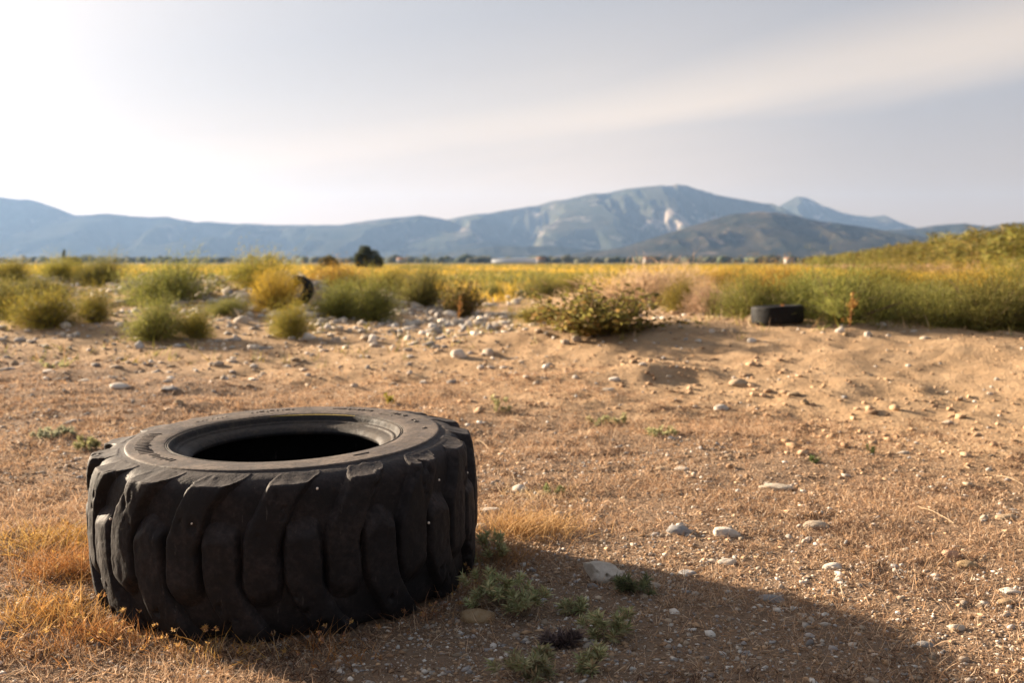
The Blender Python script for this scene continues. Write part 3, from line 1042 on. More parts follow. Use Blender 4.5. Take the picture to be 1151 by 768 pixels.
# the white rock with a hole
p = at(678, 652)
me = stone_mesh(77, ico(5), 0.62, 7, 0.12)
co = np.zeros(len(me.vertices) * 3)
me.vertices.foreach_get('co', co)
co = co.reshape(-1, 3)
for hx, hy, hz, hr, hd in ((0.30, -0.80, 0.42, 0.13, 0.42), (0.62, -0.75, 0.10, 0.16, 0.22), (-0.45, -0.75, 0.40, 0.14, 0.16)):
    ad_ = np.arccos(np.clip(unit(co) @ unit(np.array([hx, hy, hz])), -1, 1))
    co *= (1 - hd * np.exp(-(ad_ / hr) ** 4))[:, None]
me.vertices.foreach_set('co', co.ravel())
me.update()
me.materials.append(m_pale)
sl = 0.080
tag(obj('stone', me, None, None, (p.x, p.y, p.z + 0.016), (0.1, 0.25, -0.2), (sl, sl, sl)), 'white pitted rock with a dark hole at the tyre shadow edge', 'stone')

# strewn stones that nothing tells apart
vars_ = []
for k in range(10):
    me = stone_mesh(500 + k, ICO2, 0.42 + 0.03 * k, 11, 0.16)
    me.materials.append((m_pale, m_pale, m_grey, m_tan, m_pale)[k % 5])
    vars_.append(me)


def strew(n, f, s0, s1, label, group, seed):
    rs = random.Random(seed)
    c = 0
    while c < n:
        px, py = f(rs)
        p = at(px, py)
        if p.y > 40 or in_tyre(p.x, p.y, 0.8):
            continue
        s = (s0 + (s1 - s0) * rs.random() ** 2.2)
        me = vars_[rs.randrange(10)]
        o = obj('stone', me, None, None, (p.x, p.y, p.z + s * 0.12), (rs.uniform(-.3, .3), rs.uniform(-.3, .3), rs.uniform(0, 6.28)), (s, s * rs.uniform(.8, 1.1), s * rs.uniform(.8, 1.2)))
        tag(o, label, 'stone', group)
        c += 1


strew(38, lambda r: (r.gauss(262, 30), r.gauss(330, 8)), 0.08, 0.22, 'pale stone in the pile beside the large loose green bush', 'stones piled beside the large loose bush', 9)
strew(85, lambda r: (r.uniform(-20, 470), r.gauss(343, 15)), 0.05, 0.16, 'pale rubble stone lying in the heap below the left bushes', 'rubble stones on the left heap', 1)
strew(70, lambda r: (r.gauss(470, 90), r.gauss(372, 14)), 0.04, 0.13, 'pale stone strewn on the earth slope left of the track', 'stones on the slope by the track', 2)
strew(28, lambda r: (r.uniform(620, 1150), r.gauss(372, 6)), 0.03, 0.075, 'pale stone along the crest of the sandy bank', 'stones along the bank crest', 3)
strew(16, lambda r: (r.uniform(640, 1150), r.uniform(380, 480)), 0.02, 0.05, 'small stone stuck in the face of the sandy bank', 'stones in the sandy bank', 4)
strew(16, lambda r: (r.uniform(0, 640), r.uniform(392, 450)), 0.02, 0.055, 'small pale stone in the straw behind the tractor tyre', 'stones in the straw behind the tyre', 5)
strew(10, lambda r: (r.uniform(560, 1150), r.uniform(500, 760)), 0.007, 0.017, 'small pale pebble in the straw right of the tractor tyre', 'pebbles in the right foreground', 6)

# snail shells
for px, dth, z_, lb in ((-41, 0, 0.36, 'tiny pale snail shell on the left flank of the tractor tyre'),
                        (-12, 0, 0.385, 'tiny pale snail shell on the front flank of the tractor tyre'),
                        (20, 0, 0.475, 'tiny pale snail shell under the front rim of the tractor tyre'),
                        (58, 0, 0.425, 'tiny pale snail shell on the right shoulder of the tractor tyre'),
                        (53, 0, 0.30, 'tiny pale snail shell low on the right flank of the tyre'),
                        (76, 0, 0.40, 'tiny pale snail shell at the right silhouette of the tyre')):
    a = math.radians(-90 + px)
    loc = tyre.matrix_basis @ Vector((0.695 * math.cos(a), 0.695 * math.sin(a), z_))
    tag(obj('snail_shell', shell, None, None, loc, (1.2, 0.3, a), (0.0034 + 0.0006 * (abs(px) % 3),) * 3), lb, 'snail shell')

# ------------------------------------------------------------------ plants
def curve_pts(p0, d0, length, droop, k):
    t = np.linspace(0, 1, k)[:, None]
    return p0 + d0 * length * t + np.array([0, 0, -1.0]) * droop * length * t * t


def stem_tube(acc, pts, r0, r1, col):
    k, sd_ = len(pts), 4
    tg = unit(np.gradient(pts, axis=0))
    up = np.where(np.abs(tg[:, 2:3]) > 0.9, [[1.0, 0, 0]], [[0, 0, 1.0]])
    u = unit(np.cross(tg, up))
    w_ = np.cross(tg, u)
    rad = np.linspace(r0, r1, k)[:, None]
    V = np.stack([pts + (u * math.cos(a) + w_ * math.sin(a)) * rad for a in np.arange(sd_) * 2 * math.pi / sd_], 1).reshape(-1, 3)
    T = []
    for i in range(k - 1):
        for j in range(sd_):
            a, b_ = i * sd_ + j, i * sd_ + (j + 1) % sd_
            T += [(a, b_, b_ + sd_), (a, b_ + sd_, a + sd_)]
    acc.add(V, np.array(T), np.tile(col, (len(V), 1)))


def feather_bush(seed, nst, nstr, cols, slen=(0.07, 0.17), swid=0.010, spread=1.25, asp=0.75):
    """soft bush of fine thread-like twigs; unit size: radius about 1, height about asp*1.3"""
    global rng
    keep_, rng = rng, np.random.default_rng(seed)
    stems, fol = Acc(), Acc()
    for i in range(nst):
        az_ = rng.random() * 6.283
        pol = spread * rng.random() ** 0.6
        d0 = np.array([math.sin(pol) * math.cos(az_), math.sin(pol) * math.sin(az_), math.cos(pol)])
        lump = 0.82 + 0.32 * float(vnoise(math.cos(az_) * 1.8 + seed, pol * 2.4 + math.sin(az_) * 1.8, seed)) * 2
        ln = lump * (0.8 + 0.3 * rng.random()) * (asp * 1.25 * math.cos(pol) ** 2 + 1.0 * math.sin(pol) ** 2) ** 0.5
        pts = curve_pts(np.array([rng.normal() * 0.06, rng.normal() * 0.06, -0.02]), d0, ln, 0.10 * math.sin(pol), 6)
        stem_tube(stems, pts, 0.012, 0.003, (0.16, 0.12, 0.06))
        t = 0.22 + 0.80 * rng.random(nstr) ** 0.8
        c0 = np.stack([np.interp(t, np.linspace(0, 1, 6), pts[:, k]) for k in range(3)], -1)
        c0 = c0 + rng.normal(size=(nstr, 3)) * (0.05 + 0.10 * t)[:, None]
        c0[:, 2] = np.maximum(c0[:, 2], 0.0)
        dv = unit(d0 * 0.8 + rng.normal(size=(nstr, 3)) * 0.6 + [0, 0, 0.25])
        L_ = slen[0] + (slen[1] - slen[0]) * rng.random(nstr)
        fol.add(*blades(c0, dv, L_, np.full(nstr, swid), rng.normal(size=(nstr, 3)) * 0.02, pal(cols, nstr, 0.15), None, 1))
    rng = keep_
    return fol.mesh('foliage'), stems.mesh('stem')


def leafy_bush(seed, nst, nlf, cols, lsize=0.06, spread=1.2, asp=0.75):
    global rng
    keep_, rng = rng, np.random.default_rng(seed)
    stems, fol = Acc(), Acc()
    for i in range(nst):
        az_ = rng.random() * 6.283
        pol = spread * rng.random() ** 0.6
        d0 = np.array([math.sin(pol) * math.cos(az_), math.sin(pol) * math.sin(az_), math.cos(pol)])
        ln = (0.65 + 0.45 * rng.random()) * (asp * 1.25 * math.cos(pol) ** 2 + math.sin(pol) ** 2) ** 0.5
        pts = curve_pts(np.array([rng.normal() * 0.05, rng.normal() * 0.05, -0.02]), d0, ln, 0.05, 6)
        stem_tube(stems, pts, 0.014, 0.004, (0.15, 0.09, 0.05))
        t = 0.15 + 0.85 * rng.random(nlf)
        c0 = np.stack([np.interp(t, np.linspace(0, 1, 6), pts[:, k]) for k in range(3)], -1) + rng.normal(size=(nlf, 3)) * 0.055
        c0[:, 2] = np.maximum(c0[:, 2], 0.01)
        dv = unit(d0 * 0.5 + rng.normal(size=(nlf, 3)) * 0.8)
        sd_ = unit(np.cross(dv, rng.normal(size=(nlf, 3))))
        L_ = lsize * (0.6 + 0.8 * rng.random(nlf))[:, None]
        V = np.stack([c0, c0 + dv * L_ * 0.5 + sd_ * L_ * 0.3, c0 + dv * L_, c0 + dv * L_ * 0.5 - sd_ * L_ * 0.3], 1).reshape(-1, 3)
        b_ = np.arange(nlf)[:, None] * 4
        fol.add(V, np.concatenate([b_ + [[0, 1, 2]], b_ + [[0, 2, 3]]]), np.repeat(pal(cols, nlf, 0.15), 4, 0))
    rng = keep_
    return fol.mesh('foliage'), stems.mesh('stem')


GREEN = [(0.19, 0.195, 0.055), (0.24, 0.24, 0.06), (0.29, 0.27, 0.065), (0.34, 0.30, 0.08), (0.15, 0.16, 0.045)]
YGREEN = [(0.30, 0.25, 0.05), (0.38, 0.29, 0.05), (0.22, 0.21, 0.05), (0.26, 0.24, 0.05)]
YELLOW = [(0.50, 0.33, 0.05), (0.58, 0.38, 0.05), (0.40, 0.28, 0.06), (0.34, 0.26, 0.06)]
BROWN = [(0.26, 0.20, 0.06), (0.22, 0.20, 0.05), (0.34, 0.23, 0.07), (0.18, 0.16, 0.045), (0.28, 0.26, 0.07)]
DRY = [(0.54, 0.38, 0.25), (0.62, 0.45, 0.30), (0.44, 0.30, 0.19), (0.56, 0.40, 0.24)]
KIND = {}
for nm, cols, sd0 in (('green', [tuple(0.92 * q_ for q_ in c_) for c_ in GREEN], 1), ('ygreen', YGREEN, 4), ('yellow', YELLOW, 7)):
    KIND[nm] = [feather_bush(sd0 + k, 80, 150, cols, (0.05, 0.125), 0.009) for k in range(3)]
KIND['brown'] = [leafy_bush(21, 70, 60, BROWN, 0.075)]
KIND['dry'] = [feather_bush(31, 110, 80, DRY, (0.10, 0.25), 0.008, 1.45, 0.5)]
for k_, lst in KIND.items():
    for f_, s_ in lst:
        f_.materials.append(m_leaf)
        s_.materials.append(m_wood)
bcount = [0]


def extent(me):
    co = np.zeros(len(me.vertices) * 3)
    me.vertices.foreach_get('co', co)
    co = co.reshape(-1, 3)
    return np.percentile(np.hypot(co[:, 0], co[:, 1]), 90), np.percentile(co[:, 2], 97)


def bush(px, base, top, wpx, kd, label, name='bush'):
    p = at(px, base)
    r = wpx / F_PX * p.y / 2
    h = (base - top) / F_PX * p.y
    f_, s_ = KIND[kd][bcount[0] % len(KIND[kd])]
    er, ez = extent(f_)
    bcount[0] += 1
    e = bpy.data.objects.new(name, None)
    COL.objects.link(e)
    e.location = (p.x, p.y, p.z - 0.01)
    e.rotation_euler = (0, 0, bcount[0] * 2.1)
    e.scale = (r / er, r / er, h / ez)
    obj('foliage', f_, None, e)
    obj('stem', s_, None, e)
    return tag(e, label, 'bush')


for a in [
    (5, 358, 318, 54, 'green', 'green bush cut by the left edge of view'),
    (53, 367, 328, 84, 'ygreen', 'broad yellow green bush at far left on the rubble'),
    (107, 362, 325, 38, 'ygreen', 'narrow olive bush right of the broad yellow green one'),
    (44, 338, 312, 74, 'green', 'low green bush behind the broad yellow green one at left'),
    (114, 322, 291, 54, 'green', 'rounded green bush on the skyline left of the large loose one'),
    (66, 314, 291, 44, 'ygreen', 'olive scrub on the far left skyline near the slim cypress'),
    (12, 316, 293, 52, 'ygreen', 'olive scrub on the skyline at the left edge'),
    (192, 341, 297, 98, 'green', 'large loose green bush on top of the left rubble heap'),
    (176, 381, 338, 66, 'green', 'round green bush standing foremost on the left rubble slope'),
    (219, 379, 348, 44, 'ygreen', 'small yellowish bush touching the round foremost green bush'),
    (256, 354, 336, 44, 'green', 'low dark green tuft among the pale rubble stones'),
    (290, 323, 288, 72, 'ygreen', 'yellow green bush on the skyline behind the golden one'),
    (309, 348, 305, 50, 'yellow', 'golden bush just left of the half hidden dark tyre'),
    (328, 379, 344, 50, 'ygreen', 'small light green tuft in the rubble below the dark tyre'),
    (382, 356, 318, 60, 'green', 'green bush just right of the half hidden dark tyre'),
    (418, 360, 314, 60, 'green', 'feathery green bush at the right end of the rubble heap'),
    (385, 324, 299, 70, 'yellow', 'golden scrub on the field edge below the lone tree'),
    (475, 343, 302, 66, 'green', 'grey green bush left of the dirt track'),
    (440, 326, 303, 44, 'ygreen', 'yellow green scrub behind the grey green bush by the track'),
    (520, 356, 320, 40, 'brown', 'small brownish leafy shrub at the left edge of the track'),
    (552, 336, 319, 34, 'green', 'little dark green tuft beside the dirt track'),
    (608, 336, 313, 54, 'green', 'green tuft on the right edge of the dirt track'),
    (640, 328, 311, 46, 'ygreen', 'pale olive tuft left of the dry grass mound'),
    (670, 375, 331, 136, 'brown', 'broad brown olive leafy bush in mid view on the bank'),
    (604, 363, 345, 44, 'ygreen', 'pale low shoots at the left foot of the brown leafy bush'),
    (766, 352, 317, 44, 'ygreen', 'small olive bush between brown leafy bush and small tyre'),
    (796, 353, 322, 46, 'dry', 'dry beige bush touching the small olive one'),
    (838, 356, 311, 66, 'green', 'green feathery bush behind the small tyre on its left'),
    (898, 357, 309, 92, 'green', 'green feathery bush behind the small tyre on its right'),
    (950, 363, 305, 84, 'green', 'tall green bush behind the thin orange dry stalk'),
    (998, 359, 320, 76, 'green', 'green bush right of the tall one by the orange stalk'),
    (1060, 365, 324, 92, 'green', 'dense green bush left of the nearest on the right crest'),
    (1110, 369, 317, 92, 'green', 'dense green bush standing nearest on the right crest'),
    (1156, 369, 308, 90, 'green', 'dense green bush cut by the right edge of view'),
    (1030, 346, 318, 100, 'green', 'green bush behind the dense ones on the right crest'),
    (880, 330, 300, 90, 'yellow', 'golden scrub behind the feathery green pair'),
    (820, 326, 303, 80, 'yellow', 'golden scrub at the field edge above the dry beige bush'),
    (985, 330, 300, 120, 'ygreen', 'wide yellowish bush between tall green bush and reeds'),
    (1085, 331, 302, 120, 'yellow', 'golden scrub at the foot of the reed bed'),
    (1140, 330, 296, 80, 'ygreen', 'yellow green bush at the foot of the reeds at right edge'),
]:
    bush(*a)
bush(732, 342, 304, 150, 'dry', 'domed mound of dry pinkish grass behind the brown bush', 'grass_mound')

# stalks on the crest
def dry_stalk(px, base, hpx, label, seed):
    global rng
    keep_, rng = rng, np.random.default_rng(seed)
    p = at(px, base)
    h = hpx / F_PX * p.y
    a1, a2 = Acc(), Acc()
    e = bpy.data.objects.new('dry_weed', None)
    COL.objects.link(e)
    e.location = p
    main = curve_pts(np.array([0, 0, -0.02]), unit(np.array([0.08, 0.0, 1.0])), h, 0.0, 8)
    stem_tube(a1, main, 0.008, 0.003, (0.40, 0.20, 0.07))
    for k in range(11):
        t = 0.2 + 0.75 * rng.random()
        b0 = main[int(t * 7)]
        d0 = unit(np.array([rng.normal(), rng.normal(), 0.9 + rng.random()]))
        pts = curve_pts(b0, d0, h * 0.28 * (1.2 - t), 0.2, 4)
        stem_tube(a1, pts, 0.004, 0.002, (0.42, 0.22, 0.08))
        n = 7
        c0 = pts[rng.integers(0, 4, n)] + rng.normal(size=(n, 3)) * 0.012
        a2.add(*blades(c0, rdir(n), np.full(n, 0.035), np.full(n, 0.014), rng.normal(size=(n, 3)) * 0.01, pal([(0.50, 0.26, 0.07), (0.40, 0.20, 0.06), (0.55, 0.33, 0.11)], n)))
    rng = keep_
    obj('stem', a1.mesh('stem'), m_straw, e)
    obj('leaves', a2.mesh('leaves'), m_straw, e)
    tag(e, label, 'weed')


dry_stalk(877, 367, 27, 'thin orange dry weed standing before the small tyre', 61)
dry_stalk(955, 368, 42, 'tall thin orange dry stalk right of the small tyre', 62)
dry_stalk(515, 362, 32, 'dry orange stalk by the shrub left of the track', 63)

# reeds on the right
def reed_clump(seed):
    global rng
    keep_, rng = rng, np.random.default_rng(seed)
    st, lf = Acc(), Acc()
    for i in range(46):
        b0 = np.array([rng.normal() * 0.75, rng.normal() * 0.75, -0.05])
        h = 1.9 + 0.9 * rng.random()
        d0 = unit(np.array([rng.normal() * 0.10, rng.normal() * 0.10, 1.0]))
        pts = curve_pts(b0, d0, h, 0.0, 5)
        stem_tube(st, pts, 0.013, 0.005, (0.40, 0.30, 0.14))
        n = 30
        t = 0.22 + 0.78 * rng.random(n) ** 0.7
        c0 = b0 + d0 * (h * t)[:, None]
        az_ = rng.random(n) * 6.283
        dv = unit(np.stack([np.cos(az_), np.sin(az_), 0.9 + 0.6 * rng.random(n)], -1))
        L_ = 0.30 + 0.32 * rng.random(n)
        bend = np.stack([np.cos(az_) * 0.14, np.sin(az_) * 0.14, -0.16 - 0.2 * rng.random(n)], -1)
        cols = np.where((t < 0.42)[:, None], pal(DRY, n), pal([(0.20, 0.19, 0.05), (0.28, 0.24, 0.06), (0.15, 0.15, 0.04), (0.33, 0.26, 0.07)], n))
        lf.add(*blades(c0, dv, L_, np.full(n, 0.052), bend, cols))
    rng = keep_
    a, b_ = st.mesh('stalks'), lf.mesh('leaves')
    a.materials.append(m_reed)
    b_.materials.append(m_reed)
    return a, b_


reeds = [reed_clump(70 + k) for k in range(3)]
rs = random.Random(12)
for k in range(44):
    t = k / 43
    dist = 36 + 130 * t ** 1.5
    px = 1190 - 275 * t ** 0.62 + rs.uniform(-9, 9)
    p = atd(px, dist + rs.uniform(-1.5, 2.5) * (1 + t))
    e = bpy.data.objects.new('reed_clump', None)
    COL.objects.link(e)
    e.location = p
    e.rotation_euler = (0, 0, rs.uniform(0, 6.28))
    s = rs.uniform(0.70, 0.90)
    e.scale = (s * 1.25, s * 1.25, s)
    a, b_ = reeds[k % 3]
    obj('stalks', a, None, e)
    obj('leaves', b_, None, e)
    tag(e, 'tall olive reed clump in the reed bed on the right', 'reeds', 'clumps of the reed bed on the right')

# yellow field
acc = Acc()
n0 = 26000
u = rng.random(n0)
d = 24 * (520 / 24) ** u
x = (rng.random(n0) * 2 - 1) * 0.68 * d
pat = fbm(x * 0.06, d * 0.05, 151, 4)
trk = (np.abs(x - (0.6 + 0.05 * (d - 18))) < 1.1) & (d < 40)
keep = ~trk & (rng.random(n0) < 0.35 + 0.65 * sst(-0.3, 0.2, pat))
x, d, pat = x[keep], d[keep], pat[keep]
kk = 7
idx = np.repeat(np.arange(len(x)), kk)
n = len(idx)
spd = 0.12 + 0.0035 * d[idx]
rx, ry = x[idx] + rng.normal(size=n) * spd, d[idx] + rng.normal(size=n) * spd
L = (0.22 + 0.33 * rng.random(n)) * (0.85 + 0.7 * np.clip(pat[idx], -0.5, 0.5)) * (1 + 0.25 * sst(100, 300, ry))
isg = (rng.random(n) < sst(0.05, 0.30, vnoise(rx * 0.11, ry * 0.05, 161)) * 0.85 + 0.10 + 0.5 * sst(140, 300, ry))
cy_, cg_ = pal([(0.62, 0.37, 0.05), (0.66, 0.40, 0.05), (0.52, 0.32, 0.07), (0.56, 0.35, 0.10)], n), pal([(0.22, 0.19, 0.05), (0.30, 0.24, 0.06), (0.16, 0.15, 0.045)], n)
col = np.where(isg[:, None], cg_, cy_)
root = np.stack([rx, ry, height(rx, ry) - 0.02], -1)
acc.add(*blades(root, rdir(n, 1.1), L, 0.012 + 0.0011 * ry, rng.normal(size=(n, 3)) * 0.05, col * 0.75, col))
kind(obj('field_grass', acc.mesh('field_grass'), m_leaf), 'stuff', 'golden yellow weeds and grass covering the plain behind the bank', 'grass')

# thin sparse dry grass over heap and crest
acc = Acc()
x, y = sample_ground(16000, 10.5, 34, 0.9)
keep = rng.random(len(x)) < sst(-0.05, 0.3, fbm(x * 0.7, y * 0.7, 171, 3)) * (0.22 + 0.78 * sst(17, 22, y))
x, y = x[keep], y[keep]
idx = np.repeat(np.arange(len(x)), 7)
n = len(idx)
rx, ry = x[idx] + rng.normal(size=n) * 0.04, y[idx] + rng.normal(size=n) * 0.04
acc.add(*blades(np.stack([rx, ry, height(rx, ry) - 0.01], -1), rdir(n, 0.8), 0.05 + 0.16 * rng.random(n) ** 1.5, np.full(n, 0.009), rng.normal(size=(n, 3)) * 0.03, pal(STRAW + YGREEN + GREEN, n)))
kind(obj('rough_grass', acc.mesh('rough_grass'), m_straw), 'stuff', 'sparse dry grass growing through the rubble and bank crest', 'grass')

# ------------------------------------------------------------------ grass and weeds round the tyre
def grass_tuft(px, py, n, rad, hgt_m, label, seed, lean=(0, 0), cols=STRAW, seeds=0, group=None):
    global rng
    keep_, rng = rng, np.random.default_rng(seed)
    p = at(px, py)
    e = bpy.data.objects.new('grass_tuft', None)
    COL.objects.link(e)
    e.location = p
    rx, ry = rng.normal(size=n) * rad, rng.normal(size=n) * rad * 0.7
    ok = ~in_tyre(rx + p.x, ry + p.y, 0.70)
    rx, ry = rx[ok], ry[ok]
    n = len(rx)
    rz = height(rx + p.x, ry + p.y) - p.z - 0.004
    L_ = hgt_m * (0.35 + 0.65 * rng.random(n))
    dv = rdir(n, 0.7)
    bend = rng.normal(size=(n, 3)) * (L_ * 0.4)[:, None] * [1, 1, 0.4] + np.array([lean[0], lean[1], 0]) * L_[:, None]
    cc = pal(cols, n)
    root = np.stack([rx, ry, rz], -1)
    obj('blades', (lambda a: (a.add(*blades(root, dv, L_, np.full(n, 0.0024), bend, cc, None, 3)), a.mesh('blades'))[1])(Acc()), m_straw, e)
    e.children[0]['kind'] = 'stuff'
    if seeds:
        a = Acc()
        pick = rng.integers(0, n, seeds)
        tips = root[pick] + dv[pick] * L_[pick][:, None] + bend[pick]
        m = 9
        c0 = np.repeat(tips, m, 0) + rng.normal(size=(seeds * m, 3)) * 0.003
        a.add(*blades(c0, rdir(seeds * m), np.full(seeds * m, 0.010), np.full(seeds * m, 0.005), rng.normal(size=(seeds * m, 3)) * 0.003, pal([(0.58, 0.36, 0.12), (0.50, 0.27, 0.10), (0.42, 0.24, 0.14)], seeds * m)))
        obj('seed_heads', a.mesh('seed_heads'), m_straw, e)['kind'] = 'stuff'
    rng = keep_
    tag(e, label, 'grass', group)


ORG = [(0.50, 0.27, 0.08), (0.56, 0.33, 0.11), (0.42, 0.21, 0.06), (0.60, 0.40, 0.17)]
grass_tuft(92, 645, 900, 0.11, 0.17, 'dense orange dry grass banked against the left side of the tyre', 401, (0.2, 0), ORG, 20)
grass_tuft(60, 695, 700, 0.12, 0.12, 'tangled orange grass at the lower left of the tyre', 402, (0, 0), ORG, 16)
grass_tuft(130, 715, 520, 0.09, 0.11, 'dry grass under the left front of the tyre', 403, (0, 0), ORG, 22)
grass_tuft(60, 612, 600, 0.13, 0.12, 'thin golden grass a little left of the tyre', 404, (0.2, 0), ORG, 8)
grass_tuft(205, 728, 170, 0.08, 0.09, 'dry grass with pale seed heads at the tyre front', 405, (0, 0), ORG, 22)
grass_tuft(262, 738, 90, 0.07, 0.10, 'sparse dry stems before the middle of the tyre', 406, (0.1, 0), ORG, 14)
grass_tuft(345, 728, 80, 0.06, 0.12, 'few curved dry stems leaning on the tyre tread', 407, (0.1, 0.1), ORG, 8)
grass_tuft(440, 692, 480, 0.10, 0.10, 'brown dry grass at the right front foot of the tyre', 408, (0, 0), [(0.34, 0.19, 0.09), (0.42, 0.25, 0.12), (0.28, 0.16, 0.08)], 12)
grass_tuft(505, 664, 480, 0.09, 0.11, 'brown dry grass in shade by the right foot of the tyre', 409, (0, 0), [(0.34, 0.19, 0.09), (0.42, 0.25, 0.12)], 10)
grass_tuft(590, 598, 900, 0.12, 0.14, 'golden dry grass tuft catching sun right of the tyre', 410, (0.15, -0.1), [(0.58, 0.38, 0.16), (0.64, 0.44, 0.20), (0.52, 0.32, 0.12)], 0)
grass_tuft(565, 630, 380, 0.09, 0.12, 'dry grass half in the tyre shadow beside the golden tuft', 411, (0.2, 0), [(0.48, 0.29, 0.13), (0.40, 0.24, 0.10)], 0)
grass_tuft(610, 560, 260, 0.12, 0.07, 'short golden grass behind the golden tuft', 412, (0.1, 0), STRAW, 0)
grass_tuft(25, 735, 300, 0.12, 0.08, 'orange grass in the lower left corner', 413, (0, 0), ORG, 10)
grass_tuft(390, 745, 60, 0.06, 0.08, 'few dry stems with golden heads at the bottom edge', 414, (0, 0), ORG, 10)


def weed(px, py, sprigs, rad, hgt_m, label, seed, cols, leaf=(0.030, 0.0065), name='weed', nl=34):
    """low herb: sprawling shoots, each ending in a brush of narrow leaves"""
    global rng
    keep_, rng = rng, np.random.default_rng(seed)
    p = at(px, py)
    e = bpy.data.objects.new(name, None)
    COL.objects.link(e)
    e.location = p
    st, lf = Acc(), Acc()
    for i in range(sprigs):
        az_ = rng.random() * 6.283
        rr_ = rad * (0.25 + 0.75 * rng.random())
        end = np.array([rr_ * math.cos(az_), rr_ * math.sin(az_) * 0.7, 0.0])
        end[2] = float(height(p.x + end[0], p.y + end[1])) - p.z + hgt_m * (0.25 + 0.75 * rng.random())
        t = np.linspace(0, 1, 6)[:, None]
        pts = end * t + np.array([0, 0, 1.0]) * 0.25 * rr_ * t * (1 - t) + rng.normal(size=(6, 3)) * 0.003
        pts[0, 2] = -0.005
        stem_tube(st, pts, 0.0016, 0.0010, (0.22, 0.16, 0.10))
        ax = unit(unit(pts[-1] - pts[-3]) + np.array([0, 0, 0.9]))
        n = nl
        tt = rng.random(n)
        c0 = pts[-1] - ax * (0.028 * (1 - tt))[:, None] + rng.normal(size=(n, 3)) * 0.002
        out_ = rng.normal(size=(n, 3))
        out_ = unit(out_ - (out_ @ ax)[:, None] * ax)
        dv = unit(out_ * (1.0 - 0.35 * tt)[:, None] + ax * (0.35 + 0.5 * tt)[:, None])
        sd_ = unit(np.cross(dv, ax) + rng.normal(size=(n, 3)) * 0.15)
        L_ = (leaf[0] * (0.7 + 0.6 * rng.random(n)))[:, None]
        wd = leaf[1] * 0.5
        up_ = np.cross(sd_, dv) * 0.0025
        V = np.stack([c0, c0 + dv * L_ * 0.45 + sd_ * wd + up_, c0 + dv * L_ - up_, c0 + dv * L_ * 0.45 - sd_ * wd + up_, c0 + dv * L_ * 0.5], 1).reshape(-1, 3)
        b_ = np.arange(n)[:, None] * 5
        lf.add(V, np.concatenate([b_ + [[0, 1, 4]], b_ + [[1, 2, 4]], b_ + [[0, 4, 3]], b_ + [[3, 4, 2]]]), np.repeat(pal(cols, n, 0.1), 5, 0))
    rng = keep_
    obj('stem', st.mesh('stem'), m_vcol, e)
    obj('leaves', lf.mesh('leaves'), m_leaf, e)
    tag(e, label, 'weed')


SAGE = [(0.40, 0.40, 0.20), (0.47, 0.47, 0.25), (0.33, 0.35, 0.16), (0.55, 0.52, 0.29), (0.55, 0.42, 0.23)]
weed(562, 684, 26, 0.13, 0.12, 'grey green weed with brush tips close right of the tyre foot', 501, SAGE)
weed(590, 694, 15, 0.09, 0.08, 'grey green weed beside the half hidden brown stone', 502, SAGE)
weed(552, 636, 12, 0.07, 0.13, 'pale green weed leaning on the tyre right edge', 503, SAGE)
weed(684, 720, 20, 0.10, 0.10, 'bright sage weed in the tyre shadow below the holed rock', 504, SAGE)
weed(716, 668, 14, 0.08, 0.05, 'dark green weed at the foot of the white holed rock', 505, [(0.19, 0.22, 0.11), (0.25, 0.27, 0.13)])
weed(590, 762, 22, 0.11, 0.07, 'wide sage weed at the bottom edge of view', 506, SAGE)
weed(668, 755, 10, 0.06, 0.07, 'little sage weed at the bottom right of the wide one', 507, SAGE)
weed(650, 690, 8, 0.07, 0.04, 'thin straggling weed between holed rock and sage weeds', 508, SAGE)
weed(630, 728, 16, 0.06, 0.035, 'withered dark purplish weed between the sage weeds', 509, [(0.16, 0.115, 0.11), (0.22, 0.16, 0.14), (0.12, 0.09, 0.085)])
weed(58, 492, 26, 0.20, 0.05, 'flat grey green weed patch left of the tyre', 510, [(0.33, 0.33, 0.22), (0.26, 0.28, 0.17), (0.40, 0.38, 0.27)], (0.03, 0.009))
weed(98, 505, 16, 0.12, 0.07, 'yellowish green weed between flat weed patch and tyre', 511, [(0.33, 0.32, 0.14), (0.40, 0.38, 0.20)], (0.03, 0.008))
weed(438, 456, 7, 0.04, 0.10, 'small bright yellow green weed just behind the tyre rim', 512, [(0.42, 0.40, 0.06), (0.50, 0.42, 0.08)], (0.03, 0.010))
weed(690, 478, 14, 0.20, 0.06, 'straggling grey green weed on the straw in mid view', 513, SAGE, (0.03, 0.009))
weed(745, 490, 10, 0.18, 0.05, 'sparse weed right of the straggling grey green one', 514, SAGE, (0.03, 0.009))
weed(560, 464, 9, 0.10, 0.10, 'upright grey weed on the straw behind the tyre right end', 515, SAGE, (0.03, 0.008))
weed(622, 556, 8, 0.07, 0.04, 'small green weed behind the golden grass tuft', 516, [(0.20, 0.24, 0.10), (0.26, 0.28, 0.12)], (0.02, 0.006))
weed(915, 520, 5, 0.05, 0.03, 'tiny green weed on the straw below the bank', 517, [(0.16, 0.20, 0.07)], (0.02, 0.007))
weed(60, 413, 10, 0.20, 0.04, 'dull green weed behind the tyre near the left edge', 518, SAGE, (0.035, 0.010))
weed(980, 510, 4, 0.04, 0.05, 'tiny dark weed near the foot of the sandy slope', 519, [(0.16, 0.18, 0.07)], (0.02, 0.007))

